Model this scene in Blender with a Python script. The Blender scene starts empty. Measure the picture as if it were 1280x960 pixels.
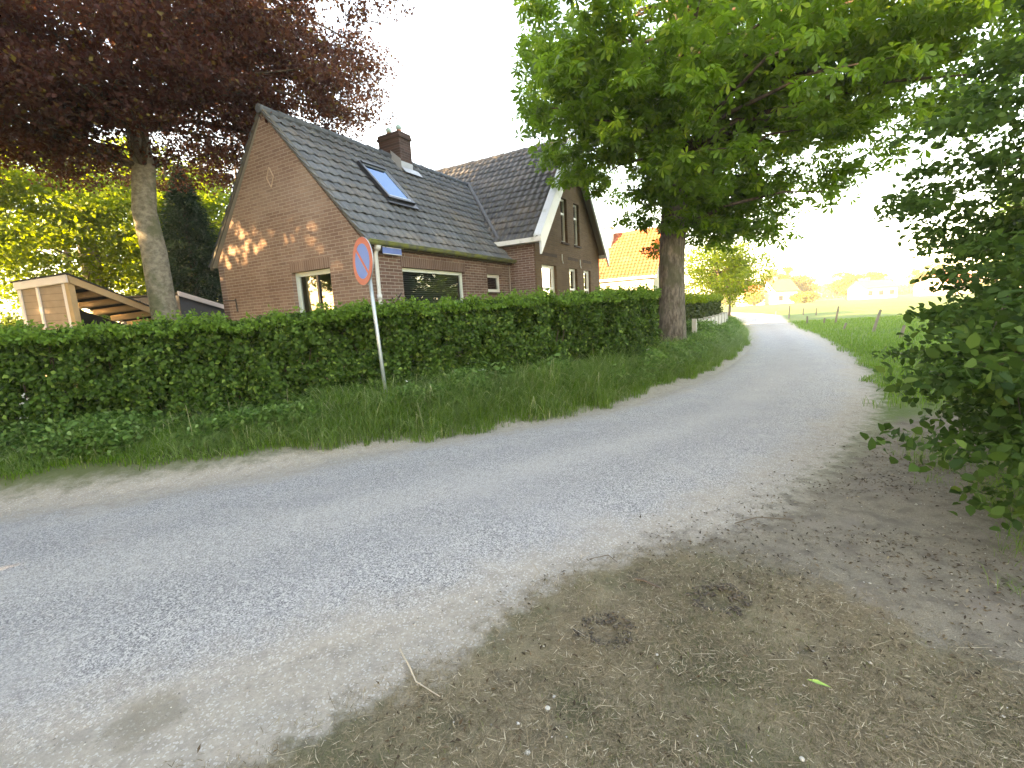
import bpy, bmesh, math, random
import numpy as np
from mathutils import Vector, Matrix
R = math.radians
S = bpy.context.scene
COL = S.collection
random.seed(5); RNG = np.random.default_rng(11)

# ------------------------------------------------------------------ camera, sky, sun, exposure
cd = bpy.data.cameras.new('camera'); cam = bpy.data.objects.new('camera', cd); COL.objects.link(cam)
cd.sensor_width = 36; cd.lens = 580 / 1280 * 36; cd.clip_start = .05; cd.clip_end = 9000
r_ = Vector((0.99840134, -0.00850374, -0.05587898)); u_ = Vector((0.05652233, 0.15020864, 0.98703728)); f_ = Vector((0, 0.98861775, -0.15044915))
m = Matrix((r_, u_, -f_)).transposed().to_4x4(); m.translation = (0, 0, 1.6); cam.matrix_world = m
S.camera = cam
SUN_EL, SUN_AZ = 16.0, math.degrees(math.atan2(-.9, -.43))
w = bpy.data.worlds.new('World'); S.world = w; w.use_nodes = True
nt = w.node_tree; bg = nt.nodes['Background']
sky = nt.nodes.new('ShaderNodeTexSky'); sky.sky_type = 'NISHITA'; sky.sun_disc = False
sky.sun_elevation = R(SUN_EL); sky.sun_rotation = R(SUN_AZ); sky.air_density = 1.0; sky.dust_density = .8; sky.ozone_density = 1.0
nt.links.new(sky.outputs[0], bg.inputs[0]); bg.inputs[1].default_value = 0.15
sd = bpy.data.lights.new('sun', 'SUN'); sun = bpy.data.objects.new('sun', sd); COL.objects.link(sun)
sd.energy = 4.5; sd.angle = R(.6); sd.color = (1.0, .80, .54)
sv = Vector((-.9, -.43, 0)).normalized() * math.cos(R(SUN_EL)) + Vector((0, 0, math.sin(R(SUN_EL))))
sun.rotation_euler = sv.to_track_quat('Z', 'Y').to_euler()
S.view_settings.view_transform = 'Standard'; S.view_settings.look = 'None'; S.view_settings.gamma = 1
S.view_settings.exposure = 3.58
S.view_settings.use_white_balance = True; S.view_settings.white_balance_temperature = 10300; S.view_settings.white_balance_tint = 18
S.render.engine = 'CYCLES'
S.cycles.max_bounces = 8; S.cycles.transparent_max_bounces = 12; S.cycles.diffuse_bounces = 4

# ------------------------------------------------------------------ object helpers
def tag(o, label=None, cat=None, group=None, kind=None):
    if label: o['label'] = label
    if cat: o['category'] = cat
    if group: o['group'] = group
    if kind: o['kind'] = kind
    return o
def empty(name, loc, rz=0, **k):
    o = bpy.data.objects.new(name, None); COL.objects.link(o); o.location = loc; o.rotation_euler = (0, 0, rz)
    o.empty_display_size = .2
    return tag(o, **k)
def link_mesh(name, me, mat, parent=None, loc=None, rz=0):
    o = bpy.data.objects.new(name, me); COL.objects.link(o)
    for mm in (mat if isinstance(mat, (list, tuple)) else [mat]): me.materials.append(mm)
    if parent: o.parent = parent
    if loc is not None: o.location = loc
    o.rotation_euler = (0, 0, rz)
    return o
class MB:
    def __init__(s): s.v = []; s.f = []; s.mi = []
    def add(s, vs, fs, mi=0):
        b = len(s.v); s.v += [tuple(v) for v in vs]; s.f += [tuple(b + i for i in f) for f in fs]; s.mi += [mi] * len(fs); return s
    def box(s, a, b, mi=0, M=None):
        x0, y0, z0 = a; x1, y1, z1 = b
        vs = [Vector(p) for p in ((x0,y0,z0),(x1,y0,z0),(x1,y1,z0),(x0,y1,z0),(x0,y0,z1),(x1,y0,z1),(x1,y1,z1),(x0,y1,z1))]
        if M: vs = [M @ v for v in vs]
        return s.add(vs, [(0,3,2,1),(4,5,6,7),(0,1,5,4),(1,2,6,5),(2,3,7,6),(3,0,4,7)], mi)
    def tube(s, pts, rad, n=8, cap=True, mi=0, lump=0):
        pts = [Vector(p) for p in pts]; L = len(pts); b = len(s.v)
        if not hasattr(rad, '__len__'): rad = [rad] * L
        ref = Vector((.31, .17, .93))
        for i, p in enumerate(pts):
            t = (pts[min(i + 1, L - 1)] - pts[max(i - 1, 0)]).normalized()
            if abs(t.dot(ref)) > .97: a = t.cross(Vector((1, 0, 0))).normalized()
            else: a = t.cross(ref).normalized()
            c = t.cross(a)
            for k in range(n):
                an = 2 * math.pi * k / n
                rr = rad[i] * (1 + (lump * (math.sin(3 * an + i * .35) * .5 + random.uniform(-.5, .5)) if lump else 0))
                s.v.append(tuple(p + (a * math.cos(an) + c * math.sin(an)) * rr))
        for i in range(L - 1):
            for k in range(n):
                s.f.append((b + i*n + k, b + i*n + (k+1) % n, b + (i+1)*n + (k+1) % n, b + (i+1)*n + k)); s.mi.append(mi)
        if cap:
            s.f.append(tuple(b + k for k in range(n))[::-1]); s.mi.append(mi)
            s.f.append(tuple(b + (L-1)*n + k for k in range(n))); s.mi.append(mi)
        return s
    def build(s, name, mat, parent=None, loc=None, rz=0, smooth=False):
        me = bpy.data.meshes.new(name); me.from_pydata(s.v, [], s.f); me.update()
        bm = bmesh.new(); bm.from_mesh(me); bmesh.ops.recalc_face_normals(bm, faces=bm.faces); bm.to_mesh(me); bm.free()
        o = link_mesh(name, me, mat, parent, loc, rz)
        if len(set(s.mi)) > 1: me.polygons.foreach_set('material_index', s.mi)
        if smooth: me.polygons.foreach_set('use_smooth', [True] * len(me.polygons))
        return o
def np_mesh(name, V, k, mat, attrs=None, parent=None, smooth=False):
    """V (N,k,3): N separate k-gons"""
    N = V.shape[0]; me = bpy.data.meshes.new(name)
    me.vertices.add(N * k); me.vertices.foreach_set('co', V.astype(np.float32).ravel())
    me.loops.add(N * k); me.loops.foreach_set('vertex_index', np.arange(N * k, dtype=np.int32))
    me.polygons.add(N); me.polygons.foreach_set('loop_start', np.arange(0, N * k, k, dtype=np.int32))
    me.polygons.foreach_set('loop_total', np.full(N, k, np.int32))
    for n, a in (attrs or {}).items():
        at = me.attributes.new(n, 'FLOAT', 'POINT'); at.data.foreach_set('value', np.repeat(a, k).astype(np.float32))
    me.update(calc_edges=True)
    return link_mesh(name, me, mat, parent)
def cat_mesh(name, V, F, mat, attrs=None, parent=None, smooth=False):
    """indexed: V (n,3), F (m,4)"""
    me = bpy.data.meshes.new(name); me.vertices.add(len(V)); me.vertices.foreach_set('co', V.astype(np.float32).ravel())
    m_, k = F.shape
    me.loops.add(m_ * k); me.loops.foreach_set('vertex_index', F.astype(np.int32).ravel())
    me.polygons.add(m_); me.polygons.foreach_set('loop_start', np.arange(0, m_ * k, k, dtype=np.int32)); me.polygons.foreach_set('loop_total', np.full(m_, k, np.int32))
    for n, a in (attrs or {}).items():
        at = me.attributes.new(n, 'FLOAT', 'POINT'); at.data.foreach_set('value', a.astype(np.float32))
    me.update(calc_edges=True)
    if smooth: me.polygons.foreach_set('use_smooth', [True] * m_)
    return link_mesh(name, me, mat, parent)

# ------------------------------------------------------------------ material helpers
class NT:
    def __init__(s, name):
        s.m = bpy.data.materials.new(name); s.m.use_nodes = True; s.t = s.m.node_tree; s.t.nodes.clear()
        s.out = s.n('ShaderNodeOutputMaterial')
    def n(s, typ, **k):
        o = s.t.nodes.new(typ)
        for a, b in k.items():
            if a.startswith('i_'):
                kk = a[2:]; kk = int(kk) if kk.isdigit() else kk.replace('_', ' ')
                s.put(o.inputs[kk], b)
            else: setattr(o, a, b)
        return o
    def put(s, sock, v):
        if isinstance(v, bpy.types.NodeSocket): s.t.links.new(v, sock)
        elif isinstance(v, bpy.types.Node): s.t.links.new(v.outputs[0], sock)
        else:
            if hasattr(sock.default_value, '__len__') and hasattr(v, '__len__') and len(sock.default_value) == 4 and len(v) == 3: v = (*v, 1)
            sock.default_value = v
    def math(s, op, a, b=0.0, c=0.0, clamp=False):
        o = s.n('ShaderNodeMath', operation=op, use_clamp=clamp); s.put(o.inputs[0], a); s.put(o.inputs[1], b)
        if op in ('MULTIPLY_ADD', 'SMOOTH_MIN'): s.put(o.inputs[2], c)
        return o.outputs[0]
    def mix(s, fac, a, b, mode='MIX'):
        o = s.n('ShaderNodeMix', data_type='RGBA', blend_type=mode); s.put(o.inputs[0], fac); s.put(o.inputs[6], a); s.put(o.inputs[7], b); return o.outputs[2]
    def ss(s, x, lo, hi, a=0.0, b=1.0):
        o = s.n('ShaderNodeMapRange', interpolation_type='SMOOTHSTEP'); s.put(o.inputs[0], x)
        s.put(o.inputs[1], lo); s.put(o.inputs[2], hi); s.put(o.inputs[3], a); s.put(o.inputs[4], b); return o.outputs[0]
    def noise(s, co, scale, detail=3, rough=.55, dist=0.0):
        o = s.n('ShaderNodeTexNoise'); s.put(o.inputs['Vector'], co); o.inputs['Scale'].default_value = scale
        o.inputs['Detail'].default_value = detail; o.inputs['Roughness'].default_value = rough; o.inputs['Distortion'].default_value = dist; return o.outputs[0]
    def obj(s): return s.n('ShaderNodeTexCoord').outputs['Object']
    def attr(s, name): return s.n('ShaderNodeAttribute', attribute_name=name).outputs['Fac']
    def bump(s, h, strength=.5, dist=.01):
        return s.n('ShaderNodeBump', i_Strength=strength, i_Distance=dist, i_Height=h).outputs[0]
    def principled(s, color, rough=.7, normal=None, metal=0.0, spec=.5):
        b = s.n('ShaderNodeBsdfPrincipled'); s.put(b.inputs['Base Color'], color); s.put(b.inputs['Roughness'], rough)
        s.put(b.inputs['Metallic'], metal); b.inputs['Specular IOR Level'].default_value = spec
        if normal is not None: s.put(b.inputs['Normal'], normal)
        return b
    def end(s, sh): s.t.links.new(sh.outputs[0] if isinstance(sh, bpy.types.Node) else sh, s.out.inputs[0]); return s.m

def plain(name, col, rough=.6, metal=0.0, var=.15, scale=6.0, bump=.0, spec=.5, dirt=None):
    t = NT(name); co = t.obj(); n = t.noise(co, scale, 4)
    c = t.mix(n, tuple(x * (1 - var) for x in col), tuple(min(1, x * (1 + var)) for x in col))
    if dirt:
        n2 = t.noise(co, 2.3, 5, .65); c = t.mix(t.ss(n2, .5, .72), c, dirt)
    return t.end(t.principled(c, rough, t.bump(t.noise(co, scale * 6, 3), bump, .004) if bump else None, metal, spec))

def leaf_mat(name, c0, c1, c2=None, trans=.4, rough=.5, tcol=None, spec=.35):
    """c0..c1 by per-leaf random value; thin translucent leaf"""
    t = NT(name); r = t.attr('rnd')
    c = t.mix(r, c0, c1)
    if c2: c = t.mix(t.ss(r, .9, .97), c, c2)
    b = t.principled(c, rough, spec=spec)
    tr = t.n('ShaderNodeBsdfTranslucent'); t.put(tr.inputs[0], t.mix(.5, c, tcol or c1))
    ms = t.n('ShaderNodeMixShader'); ms.inputs[0].default_value = trans
    t.t.links.new(b.outputs[0], ms.inputs[1]); t.t.links.new(tr.outputs[0], ms.inputs[2])
    return t.end(ms)

def brick_mat(name, c1, c2, mortar, scale=1.0, soldier=False, wash=None, offs=.5):
    t = NT(name); co = t.obj(); sx = t.n('ShaderNodeSeparateXYZ', i_0=co)
    a, b = sx.outputs[0], sx.outputs[2]
    if soldier: a, b = b, a
    wob = t.math('MULTIPLY_ADD', t.noise(co, 3.0, 2), .012, -.006)
    v = t.n('ShaderNodeCombineXYZ'); t.put(v.inputs[0], a); t.put(v.inputs[1], t.math('ADD', b, wob))
    br = t.n('ShaderNodeTexBrick', offset=0.0 if soldier else offs, squash=1.0); t.put(br.inputs['Vector'], v.outputs[0])
    br.inputs['Scale'].default_value = 1; br.inputs['Brick Width'].default_value = .24 if not soldier else .6; br.inputs['Row Height'].default_value = .0655
    br.inputs['Mortar Size'].default_value = .0065; br.inputs['Mortar Smooth'].default_value = .25; br.inputs['Bias'].default_value = 0
    t.put(br.inputs['Color1'], c1); t.put(br.inputs['Color2'], c2); t.put(br.inputs['Mortar'], mortar)
    n = t.noise(co, 1.1, 5, .6); n2 = t.noise(co, 26, 3)
    c = t.mix(t.ss(n, .3, .7, 0, .55), br.outputs[0], t.mix(1, br.outputs[0], (.62, .55, .5), 'MULTIPLY'))
    c = t.mix(t.ss(t.noise(co, .6, 4), .45, .7, 0, .35), c, t.mix(.5, c, mortar))
    c = t.mix(t.math('MULTIPLY', n2, .5), c, t.mix(1, c, (1.35, 1.25, 1.2), 'MULTIPLY'))
    if wash: c = t.mix(.35, c, wash)
    h = t.math('MULTIPLY_ADD', br.outputs[1], -1.0, t.math('MULTIPLY', n2, .3))
    return t.end(t.principled(c, .88, t.bump(h, .8, .008), spec=.2))

M = {}
M['brick'] = brick_mat('brick', (.125, .075, .064), (.20, .125, .105), (.36, .33, .30))
M['brick_gable_lit'] = brick_mat('brick_gable_lit', (.215, .140, .110), (.295, .205, .160), (.40, .35, .30))  # gable brick lightened: the extra light it gets is in its colour
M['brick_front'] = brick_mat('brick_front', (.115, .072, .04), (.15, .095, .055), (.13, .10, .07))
M['soldier'] = brick_mat('soldier', (.115, .068, .058), (.17, .105, .088), (.30, .27, .24), soldier=True)
M['soldier_gable_lit'] = brick_mat('soldier_gable_lit', (.19, .12, .095), (.26, .175, .135), (.36, .31, .26), soldier=True)  # lintel tone lightened along with the lit gable brick
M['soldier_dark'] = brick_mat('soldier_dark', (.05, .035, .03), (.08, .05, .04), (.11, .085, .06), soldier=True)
M['brick_chim'] = brick_mat('brick_chim', (.055, .035, .032), (.10, .06, .05), (.12, .10, .09))
M['white'] = plain('white_paint', (.74, .76, .74), .45, var=.06, dirt=(.50, .53, .47))
M['bluewhite'] = plain('barge_paint', (.62, .68, .72), .4, var=.06, dirt=(.46, .52, .50))
M['palegreen'] = plain('window_paint', (.60, .68, .63), .45, var=.08)
M['zinc'] = plain('zinc', (.42, .48, .50), .42, .6, var=.15)
M['lead'] = plain('lead', (.40, .42, .44), .5, .3, var=.2)
M['pvc'] = plain('grey_pipe', (.55, .57, .55), .4, var=.1, dirt=(.38, .42, .36))
M['dark'] = plain('dark_frame', (.018, .02, .024), .35, var=.2)
M['room'] = plain('room_lining', (.09, .08, .07), .9)
M['curtain'] = plain('curtain', (.62, .60, .54), .9, var=.12, scale=3)
M['iron'] = plain('anchor_iron', (.03, .026, .024), .6, .4)
M['terracotta'] = plain('pot_clay', (.45, .20, .12), .8)
M['teal'] = plain('pot_cap', (.35, .55, .52), .5)
t = NT('gutter_mossy'); co = t.obj(); n = t.noise(co, 5, 4); gm = t.mix(t.ss(n, .35, .62), (.10, .115, .085), (.17, .20, .06))
M['gutter'] = t.end(t.principled(gm, .7))

def glass_mat(name, tint=(.75, .82, .85), gain=1.0, base=.06, gtint=(1, 1, 1)):
    t = NT(name); fr = t.n('ShaderNodeFresnel', i_IOR=1.55); f = t.math('MULTIPLY_ADD', fr, gain, base, clamp=True)
    nz = t.bump(t.noise(t.obj(), 1.3, 1), .06, .02)
    g = t.n('ShaderNodeBsdfGlossy'); g.inputs['Roughness'].default_value = .015; t.put(g.inputs[0], gtint); t.put(g.inputs['Normal'], nz)
    tr = t.n('ShaderNodeBsdfTransparent'); t.put(tr.inputs[0], tint)
    ms = t.n('ShaderNodeMixShader'); t.put(ms.inputs[0], f); t.t.links.new(tr.outputs[0], ms.inputs[1]); t.t.links.new(g.outputs[0], ms.inputs[2])
    return t.end(ms)
M['glass'] = glass_mat('window_glass', gain=1.3, base=.02)
M['skyglass'] = glass_mat('skylight_glass', tint=(.2, .25, .3), gain=.6, base=.26, gtint=(.45, .68, 1.0))

def tile_mat(name, base, hi, brown, brownamt):
    t = NT(name); co = t.obj(); r = t.attr('rnd')
    c = t.mix(r, base, tuple((a_ + b_) / 2 for a_, b_ in zip(base, hi)))
    n = t.noise(co, .8, 4, .6)
    c = t.mix(t.math('MULTIPLY', t.ss(n, .5, .68), brownamt), c, t.mix(r, brown, tuple(x * 1.5 for x in brown)))
    sp = t.noise(co, 15, 4, .7); c = t.mix(t.ss(sp, .60, .72, 0, .55), c, (.42, .43, .38))       # lichen specks
    ms = t.noise(co, 3.1, 5, .7); c = t.mix(t.ss(ms, .60, .72, 0, .5), c, (.16, .16, .075))     # moss film
    return t.end(t.principled(c, .62, t.bump(t.noise(co, 60, 3), .35, .004), spec=.4))
M['tile_wing'] = tile_mat('roof_tile_grey', (.082, .098, .115), (.165, .190, .215), (.19, .165, .14), .35)
M['tile_main'] = tile_mat('roof_tile_mottled', (.085, .092, .10), (.16, .165, .175), (.20, .165, .13), .45)  # grey tiles with broad brown patches from noise
M['tile_orange'] = tile_mat('roof_tile_orange', (.30, .075, .028), (.42, .115, .045), (.30, .08, .05), .5)

# ------------------------------------------------------------------ ground zones (attributes on the sheets)
ASL = np.array([(-60,-17),(-30,-6.2),(-12,1.35),(-7.5,3.2),(-4.75,4.06),(-3.19,4.55),(-2.54,4.97),(-1.62,5.50),(-.87,5.86),(-.04,6.24),(.66,6.56),(2.1,7.52),(3.67,9.13),(5.2,11.0),(6.8,13.4),(8.9,16.9),(11.0,21.0),(13.2,25.4),(17.5,34.5),(22.5,45),(26,56),(28,68),(28,85),(22,125)])
ASR = np.array([(-60,-20.5),(-30,-9.6),(-12,-2.4),(-6.5,-.1),(-3.6,1.0),(-2.17,1.62),(-1.28,1.97),(-.83,2.24),(-.07,2.62),(.47,2.88),(1.68,3.6),(2.82,4.42),(4.12,5.66),(5.35,7.05),(6.6,8.75),(8.0,10.9),(10.2,14.8),(12.4,19.1),(14.8,24.0),(19.8,33.8),(25.4,44),(29,55),(31.2,67),(31.2,86),(25.2,126)])
def resample(P, n):
    d = np.r_[0, np.cumsum(np.hypot(*np.diff(P, axis=0).T))]; s = np.linspace(0, d[-1], n)
    return np.stack([np.interp(s, d, P[:, 0]), np.interp(s, d, P[:, 1])], 1)
def smooth_line(P, n=1400, it=25, wdt=5):
    q = resample(P, n)
    for _ in range(it): q[1:-1] = (q[:-2] + 2 * q[1:-1] + q[2:]) / 4
    return q
LL, RR = smooth_line(ASL), smooth_line(ASR)
def sdist(x, y, L):
    """distance to polyline, sign + when left of its direction of travel"""
    x = np.asarray(x, float).ravel(); y = np.asarray(y, float).ravel()
    A = L[:-1]; D = np.diff(L, axis=0); D2 = (D ** 2).sum(1)
    best = np.full(len(x), 1e9); sg = np.zeros(len(x))
    for i in range(0, len(x), 4000):
        px, py = x[i:i+4000, None], y[i:i+4000, None]
        tt = np.clip(((px - A[:, 0]) * D[:, 0] + (py - A[:, 1]) * D[:, 1]) / D2, 0, 1)
        dx = px - A[:, 0] - tt * D[:, 0]; dy = py - A[:, 1] - tt * D[:, 1]; dd = dx * dx + dy * dy
        k = dd.argmin(1); ar = np.arange(len(k)); best[i:i+4000] = np.sqrt(dd[ar, k])
        sg[i:i+4000] = np.sign(D[k, 0] * dy[ar, k] - D[k, 1] * dx[ar, k])
    return best * sg
LLc, RRc = LL[::7], RR[::7]
def poly_sd(x, y, P):
    """signed distance to polygon, + inside"""
    P = np.array(P, float); Q = np.vstack([P, P[:1]]); d = np.abs(sdist(x, y, Q)); x = np.ravel(x); y = np.ravel(y)
    ins = np.zeros(len(x), bool)
    for (x0, y0), (x1, y1) in zip(Q[:-1], Q[1:]):
        c = ((y0 > y) != (y1 > y)) & (x < (x1 - x0) * (y - y0) / (y1 - y0 + 1e-12) + x0); ins ^= c
    return np.where(ins, d, -d)
_NG = {}
def vnoise(x, y, s, seed=0):
    """cheap smooth value noise"""
    if seed not in _NG: _NG[seed] = np.random.default_rng(seed).random((64, 64))
    g = _NG[seed]; X = np.asarray(x) * s + 1000; Y = np.asarray(y) * s + 1000
    i, j = np.floor(X).astype(int), np.floor(Y).astype(int); fx, fy = X - i, Y - j; fx = fx*fx*(3-2*fx); fy = fy*fy*(3-2*fy)
    G = lambda a, b: g[a % 64, b % 64]
    return (G(i,j)*(1-fx)+G(i+1,j)*fx)*(1-fy)+(G(i,j+1)*(1-fx)+G(i+1,j+1)*fx)*fy
DRY = [(-14,-8),(-14,-4),(-6,-.9),(-3.4,.35),(-2.0,1.25),(-1.14,1.42),(-.8,1.67),(-.37,1.95),(-.12,2.25),(.23,2.60),(.78,2.83),(1.2,2.85),(1.5,2.62),(1.72,2.32),(1.98,1.75),(2.35,1.45),(2.5,.6),(2.6,-2),(3,-8)]
DIRT = [(.9,2.95),(1.5,3.1),(2.2,3.55),(3.0,4.2),(3.9,5.0),(4.6,5.6),(5.6,5.9),(7.5,5.8),(7.5,0),(7,-6),(2.0,-6),(1.9,1.5),(1.5,2.2),(1.2,2.6)]
def zones(x, y):
    dl = sdist(x, y, LLc); dr = -sdist(x, y, RRc)          # + outside on the left / on the right
    dry = np.clip(poly_sd(x, y, DRY) / .55 + .5, 0, 1); dirt = np.clip(poly_sd(x, y, DIRT) / .8 + .5, 0, 1)
    return dl, dr, dry, dirt
def spaced(lo, hi, fine_lo, fine_hi, step, growth=1.07):
    a = list(np.arange(fine_lo, fine_hi, step)); s = step
    while a[-1] < hi: s *= growth; a.append(a[-1] + s)
    s = step
    while a[0] > lo: s *= growth; a.insert(0, a[0] - s)
    return np.array(a)
def ground_h(x, y, dl, dr, dry, dirt):
    bk = np.clip((dl - .15) / 1.0, 0, 1); h = bk * bk * (3 - 2 * bk) * np.interp(x, [-9, -3.5, -1.5], [.16, .20, .30]) - .004
    off = np.clip(np.maximum(dl, dr), 0, 1) 
    h = h + (vnoise(x, y, 2.2, 3) - .5) * .03 * off + (vnoise(x, y, 8, 4) - .5) * .014 * np.clip(np.maximum(dl, dr) * 4, 0, 1) + (vnoise(x, y, 21, 14) - .5) * .008 * np.clip(np.maximum(dl, dr) * 4, 0, 1)
    for cx, cy, r, a in ((.40, 2.12, .10, -.03), (.30, 2.0, .06, .035), (.52, 2.2, .06, .03), (1.02, 2.28, .09, -.035), (1.13, 2.36, .06, .045), (.93, 2.38, .05, .03), (.98, 2.16, .06, .03)):
        h = h + a * np.exp(-((x - cx) ** 2 + (y - cy) ** 2) / r ** 2)      # hoof-like holes and clods
    return h

def setting_mat():
    t = NT('ground_and_road'); P = t.n('ShaderNodeNewGeometry').outputs['Position']
    dl, dr, dry, dirt, isr = (t.attr(a) for a in ('dl', 'dr', 'dry', 'dirt', 'isroad'))
    n1 = t.noise(P, 1.7, 5, .6); n2 = t.noise(P, 7, 5, .65); n3 = t.noise(P, 45, 4, .7); n4 = t.noise(P, .45, 4, .6)
    # asphalt with chippings
    vo = t.n('ShaderNodeTexVoronoi', feature='F1', i_Vector=P, i_Scale=210.0); vo2 = t.n('ShaderNodeTexVoronoi', feature='F1', i_Vector=P, i_Scale=120.0)
    chipr = t.n('ShaderNodeSeparateColor', i_0=vo.outputs[1]).outputs[0]; chipr2 = t.n('ShaderNodeSeparateColor', i_0=vo2.outputs[1]).outputs[1]
    asp = t.mix(t.math('POWER', chipr, 1.6), (.17, .17, .172), (.56, .55, .54))
    asp = t.mix(t.ss(chipr2, .80, .86, 0, .8), asp, (.60, .585, .55))
    asp = t.mix(t.ss(chipr2, .10, .18, .7, 0), asp, (.06, .062, .07))
    asp = t.mix(t.ss(n4, .38, .68, 0, .35), asp, (.32, .315, .325))
    asp = t.mix(t.ss(n1, .42, .72, 0, .38), asp, (.42, .40, .37))
    # wheel tracks are cleaner, middle strip dusty
    mid = t.math('ABSOLUTE', t.math('SUBTRACT', dl, dr))
    asp = t.mix(t.ss(mid, .1, 1.1, .30, 0), asp, (.42, .40, .37))
    asp = t.mix(t.math('MULTIPLY', t.ss(t.noise(P, .9, 6, .7), .58, .70), .35), asp, (.25, .25, .255))
    for q in (dl, dr):
        asp = t.mix(t.ss(t.math('ABSOLUTE', t.math('ADD', q, t.math('MULTIPLY_ADD', n4, .5, .75))), .08, .5, .16, 0), asp, (.20, .20, .205))
    asp = t.mix(t.ss(t.noise(P, 2.4, 6, .75), .60, .70, 0, .45), asp, (.50, .48, .45))
    # sandy edge
    sand = t.mix(n3, (.22, .19, .16), (.52, .47, .40)); sand = t.mix(t.ss(n2, .45, .7, 0, .6), sand, (.24, .215, .19))
    sand = t.mix(t.ss(chipr2, .86, .9, 0, .6), sand, (.55, .53, .5))
    edge = t.math('MAXIMUM', dl, dr)
    e = t.math('ADD', edge, t.math('MULTIPLY_ADD', n2, .6, -.3)); e = t.math('ADD', e, t.math('MULTIPLY_ADD', n3, .3, -.15)); e = t.math('ADD', e, t.math('MULTIPLY_ADD', n1, .7, -.35))
    road = t.mix(t.ss(e, -.42, .16), asp, sand)
    dv = t.n('ShaderNodeVectorMath', operation='DISTANCE'); t.put(dv.inputs[0], P); dv.inputs[1].default_value = (-1.62, 1.74, 0)
    dd = t.math('ADD', dv.outputs['Value'], t.math('MULTIPLY_ADD', n2, .36, -.18))
    road = t.mix(t.ss(dd, .10, .17, .55, 0), road, (.20, .175, .13))
    # verge soil and green field beyond
    gr = t.mix(n3, (.045, .085, .018), (.11, .17, .04)); gr = t.mix(t.ss(n1, .35, .7), gr, (.09, .15, .03))
    gr = t.mix(t.ss(t.noise(P, .12, 4), .4, .65, 0, .6), gr, (.15, .20, .05))
    soil = t.mix(n3, (.055, .042, .030), (.14, .115, .085))
    farg = t.ss(t.n('ShaderNodeSeparateXYZ', i_0=P).outputs[1], 3.0, 5.0)
    outl = t.mix(t.ss(t.math('ADD', dl, t.math('MULTIPLY_ADD', n2, .5, -.25)), .35, .9), road, t.mix(.5, soil, gr))
    outr = t.mix(t.math('MULTIPLY', farg, t.ss(t.math('ADD', dr, t.math('MULTIPLY_ADD', n2, .6, -.3)), .10, .5)), road, gr)
    isleft = t.math('GREATER_THAN', dl, dr)
    c = t.mix(isleft, outr, outl)
    n5 = t.noise(P, 170, 3, .8); n3 = t.math('ADD', t.math('MULTIPLY', t.ss(n5, .25, .75), .55), t.math('MULTIPLY', n3, .5))
    # dark bare dirt by the bush
    dcol = t.mix(n3, (.045, .039, .030), (.36, .315, .24)); dcol = t.mix(t.ss(n2, .42, .66, 0, .6), dcol, (.095, .078, .066)); dcol = t.mix(t.ss(t.noise(P, 3.1, 4), .5, .7, 0, .5), dcol, (.24, .205, .17))
    c = t.mix(t.ss(t.math('ADD', dirt, t.math('MULTIPLY_ADD', n2, .8, -.4)), .25, .75), c, dcol)
    # dry mown patch
    g1 = t.mix(n3, (.050, .040, .026), (.37, .30, .19)); g1 = t.mix(t.ss(n1, .46, .62, 0, .7), g1, t.mix(n3, (.035, .040, .022), (.15, .15, .08)))
    g1 = t.mix(t.ss(t.noise(P, 5.0, 4), .55, .7, 0, .6), g1, (.075, .062, .048))
    g1 = t.mix(t.ss(t.noise(P, 2.6, 3), .55, .75, 0, .45), g1, (.24, .17, .10))
    c = t.mix(t.ss(t.math('ADD', dry, t.math('MULTIPLY_ADD', n2, .9, -.45)), .3, .7), c, g1)
    hgt = t.math('ADD', t.math('MULTIPLY', vo.outputs[0], -.6), t.math('MULTIPLY', n3, .9))
    return t.end(t.principled(c, .88, t.bump(hgt, .55, .012), spec=.25))
M['set'] = setting_mat()

def sheet(name, xs, ys, hfun, kind_isroad):
    X, Y = np.meshgrid(xs, ys); x, y = X.ravel(), Y.ravel(); dl, dr, dry, dirt = zones(x, y)
    z = ground_h(x, y, dl, dr, dry, dirt)
    nx, ny = len(xs), len(ys); i = np.arange(nx * ny).reshape(ny, nx)
    F = np.stack([i[:-1, :-1].ravel(), i[:-1, 1:].ravel(), i[1:, 1:].ravel(), i[1:, :-1].ravel()], 1)
    o = cat_mesh(name, np.stack([x, y, z], 1), F, M['set'], dict(dl=dl, dr=dr, dry=dry, dirt=dirt, isroad=np.zeros(len(x))), smooth=True)
    return tag(o, kind='structure')
sheet('ground', np.clip(spaced(-700, 900, -6, 6.5, .055, 1.07), -700, 900), np.clip(spaced(-300, 1200, 1.0, 8, .055, 1.07), -300, 1200), None, 0)
# road ribbon, crowned, a few mm above the ground sheet
n = 900; s0 = LL[::1]; s1 = RR[::1]; K = 17
idx = np.arange(0, 1400, 2); tt = np.r_[-.035, np.linspace(0, 1, K - 2), 1.035]
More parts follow.
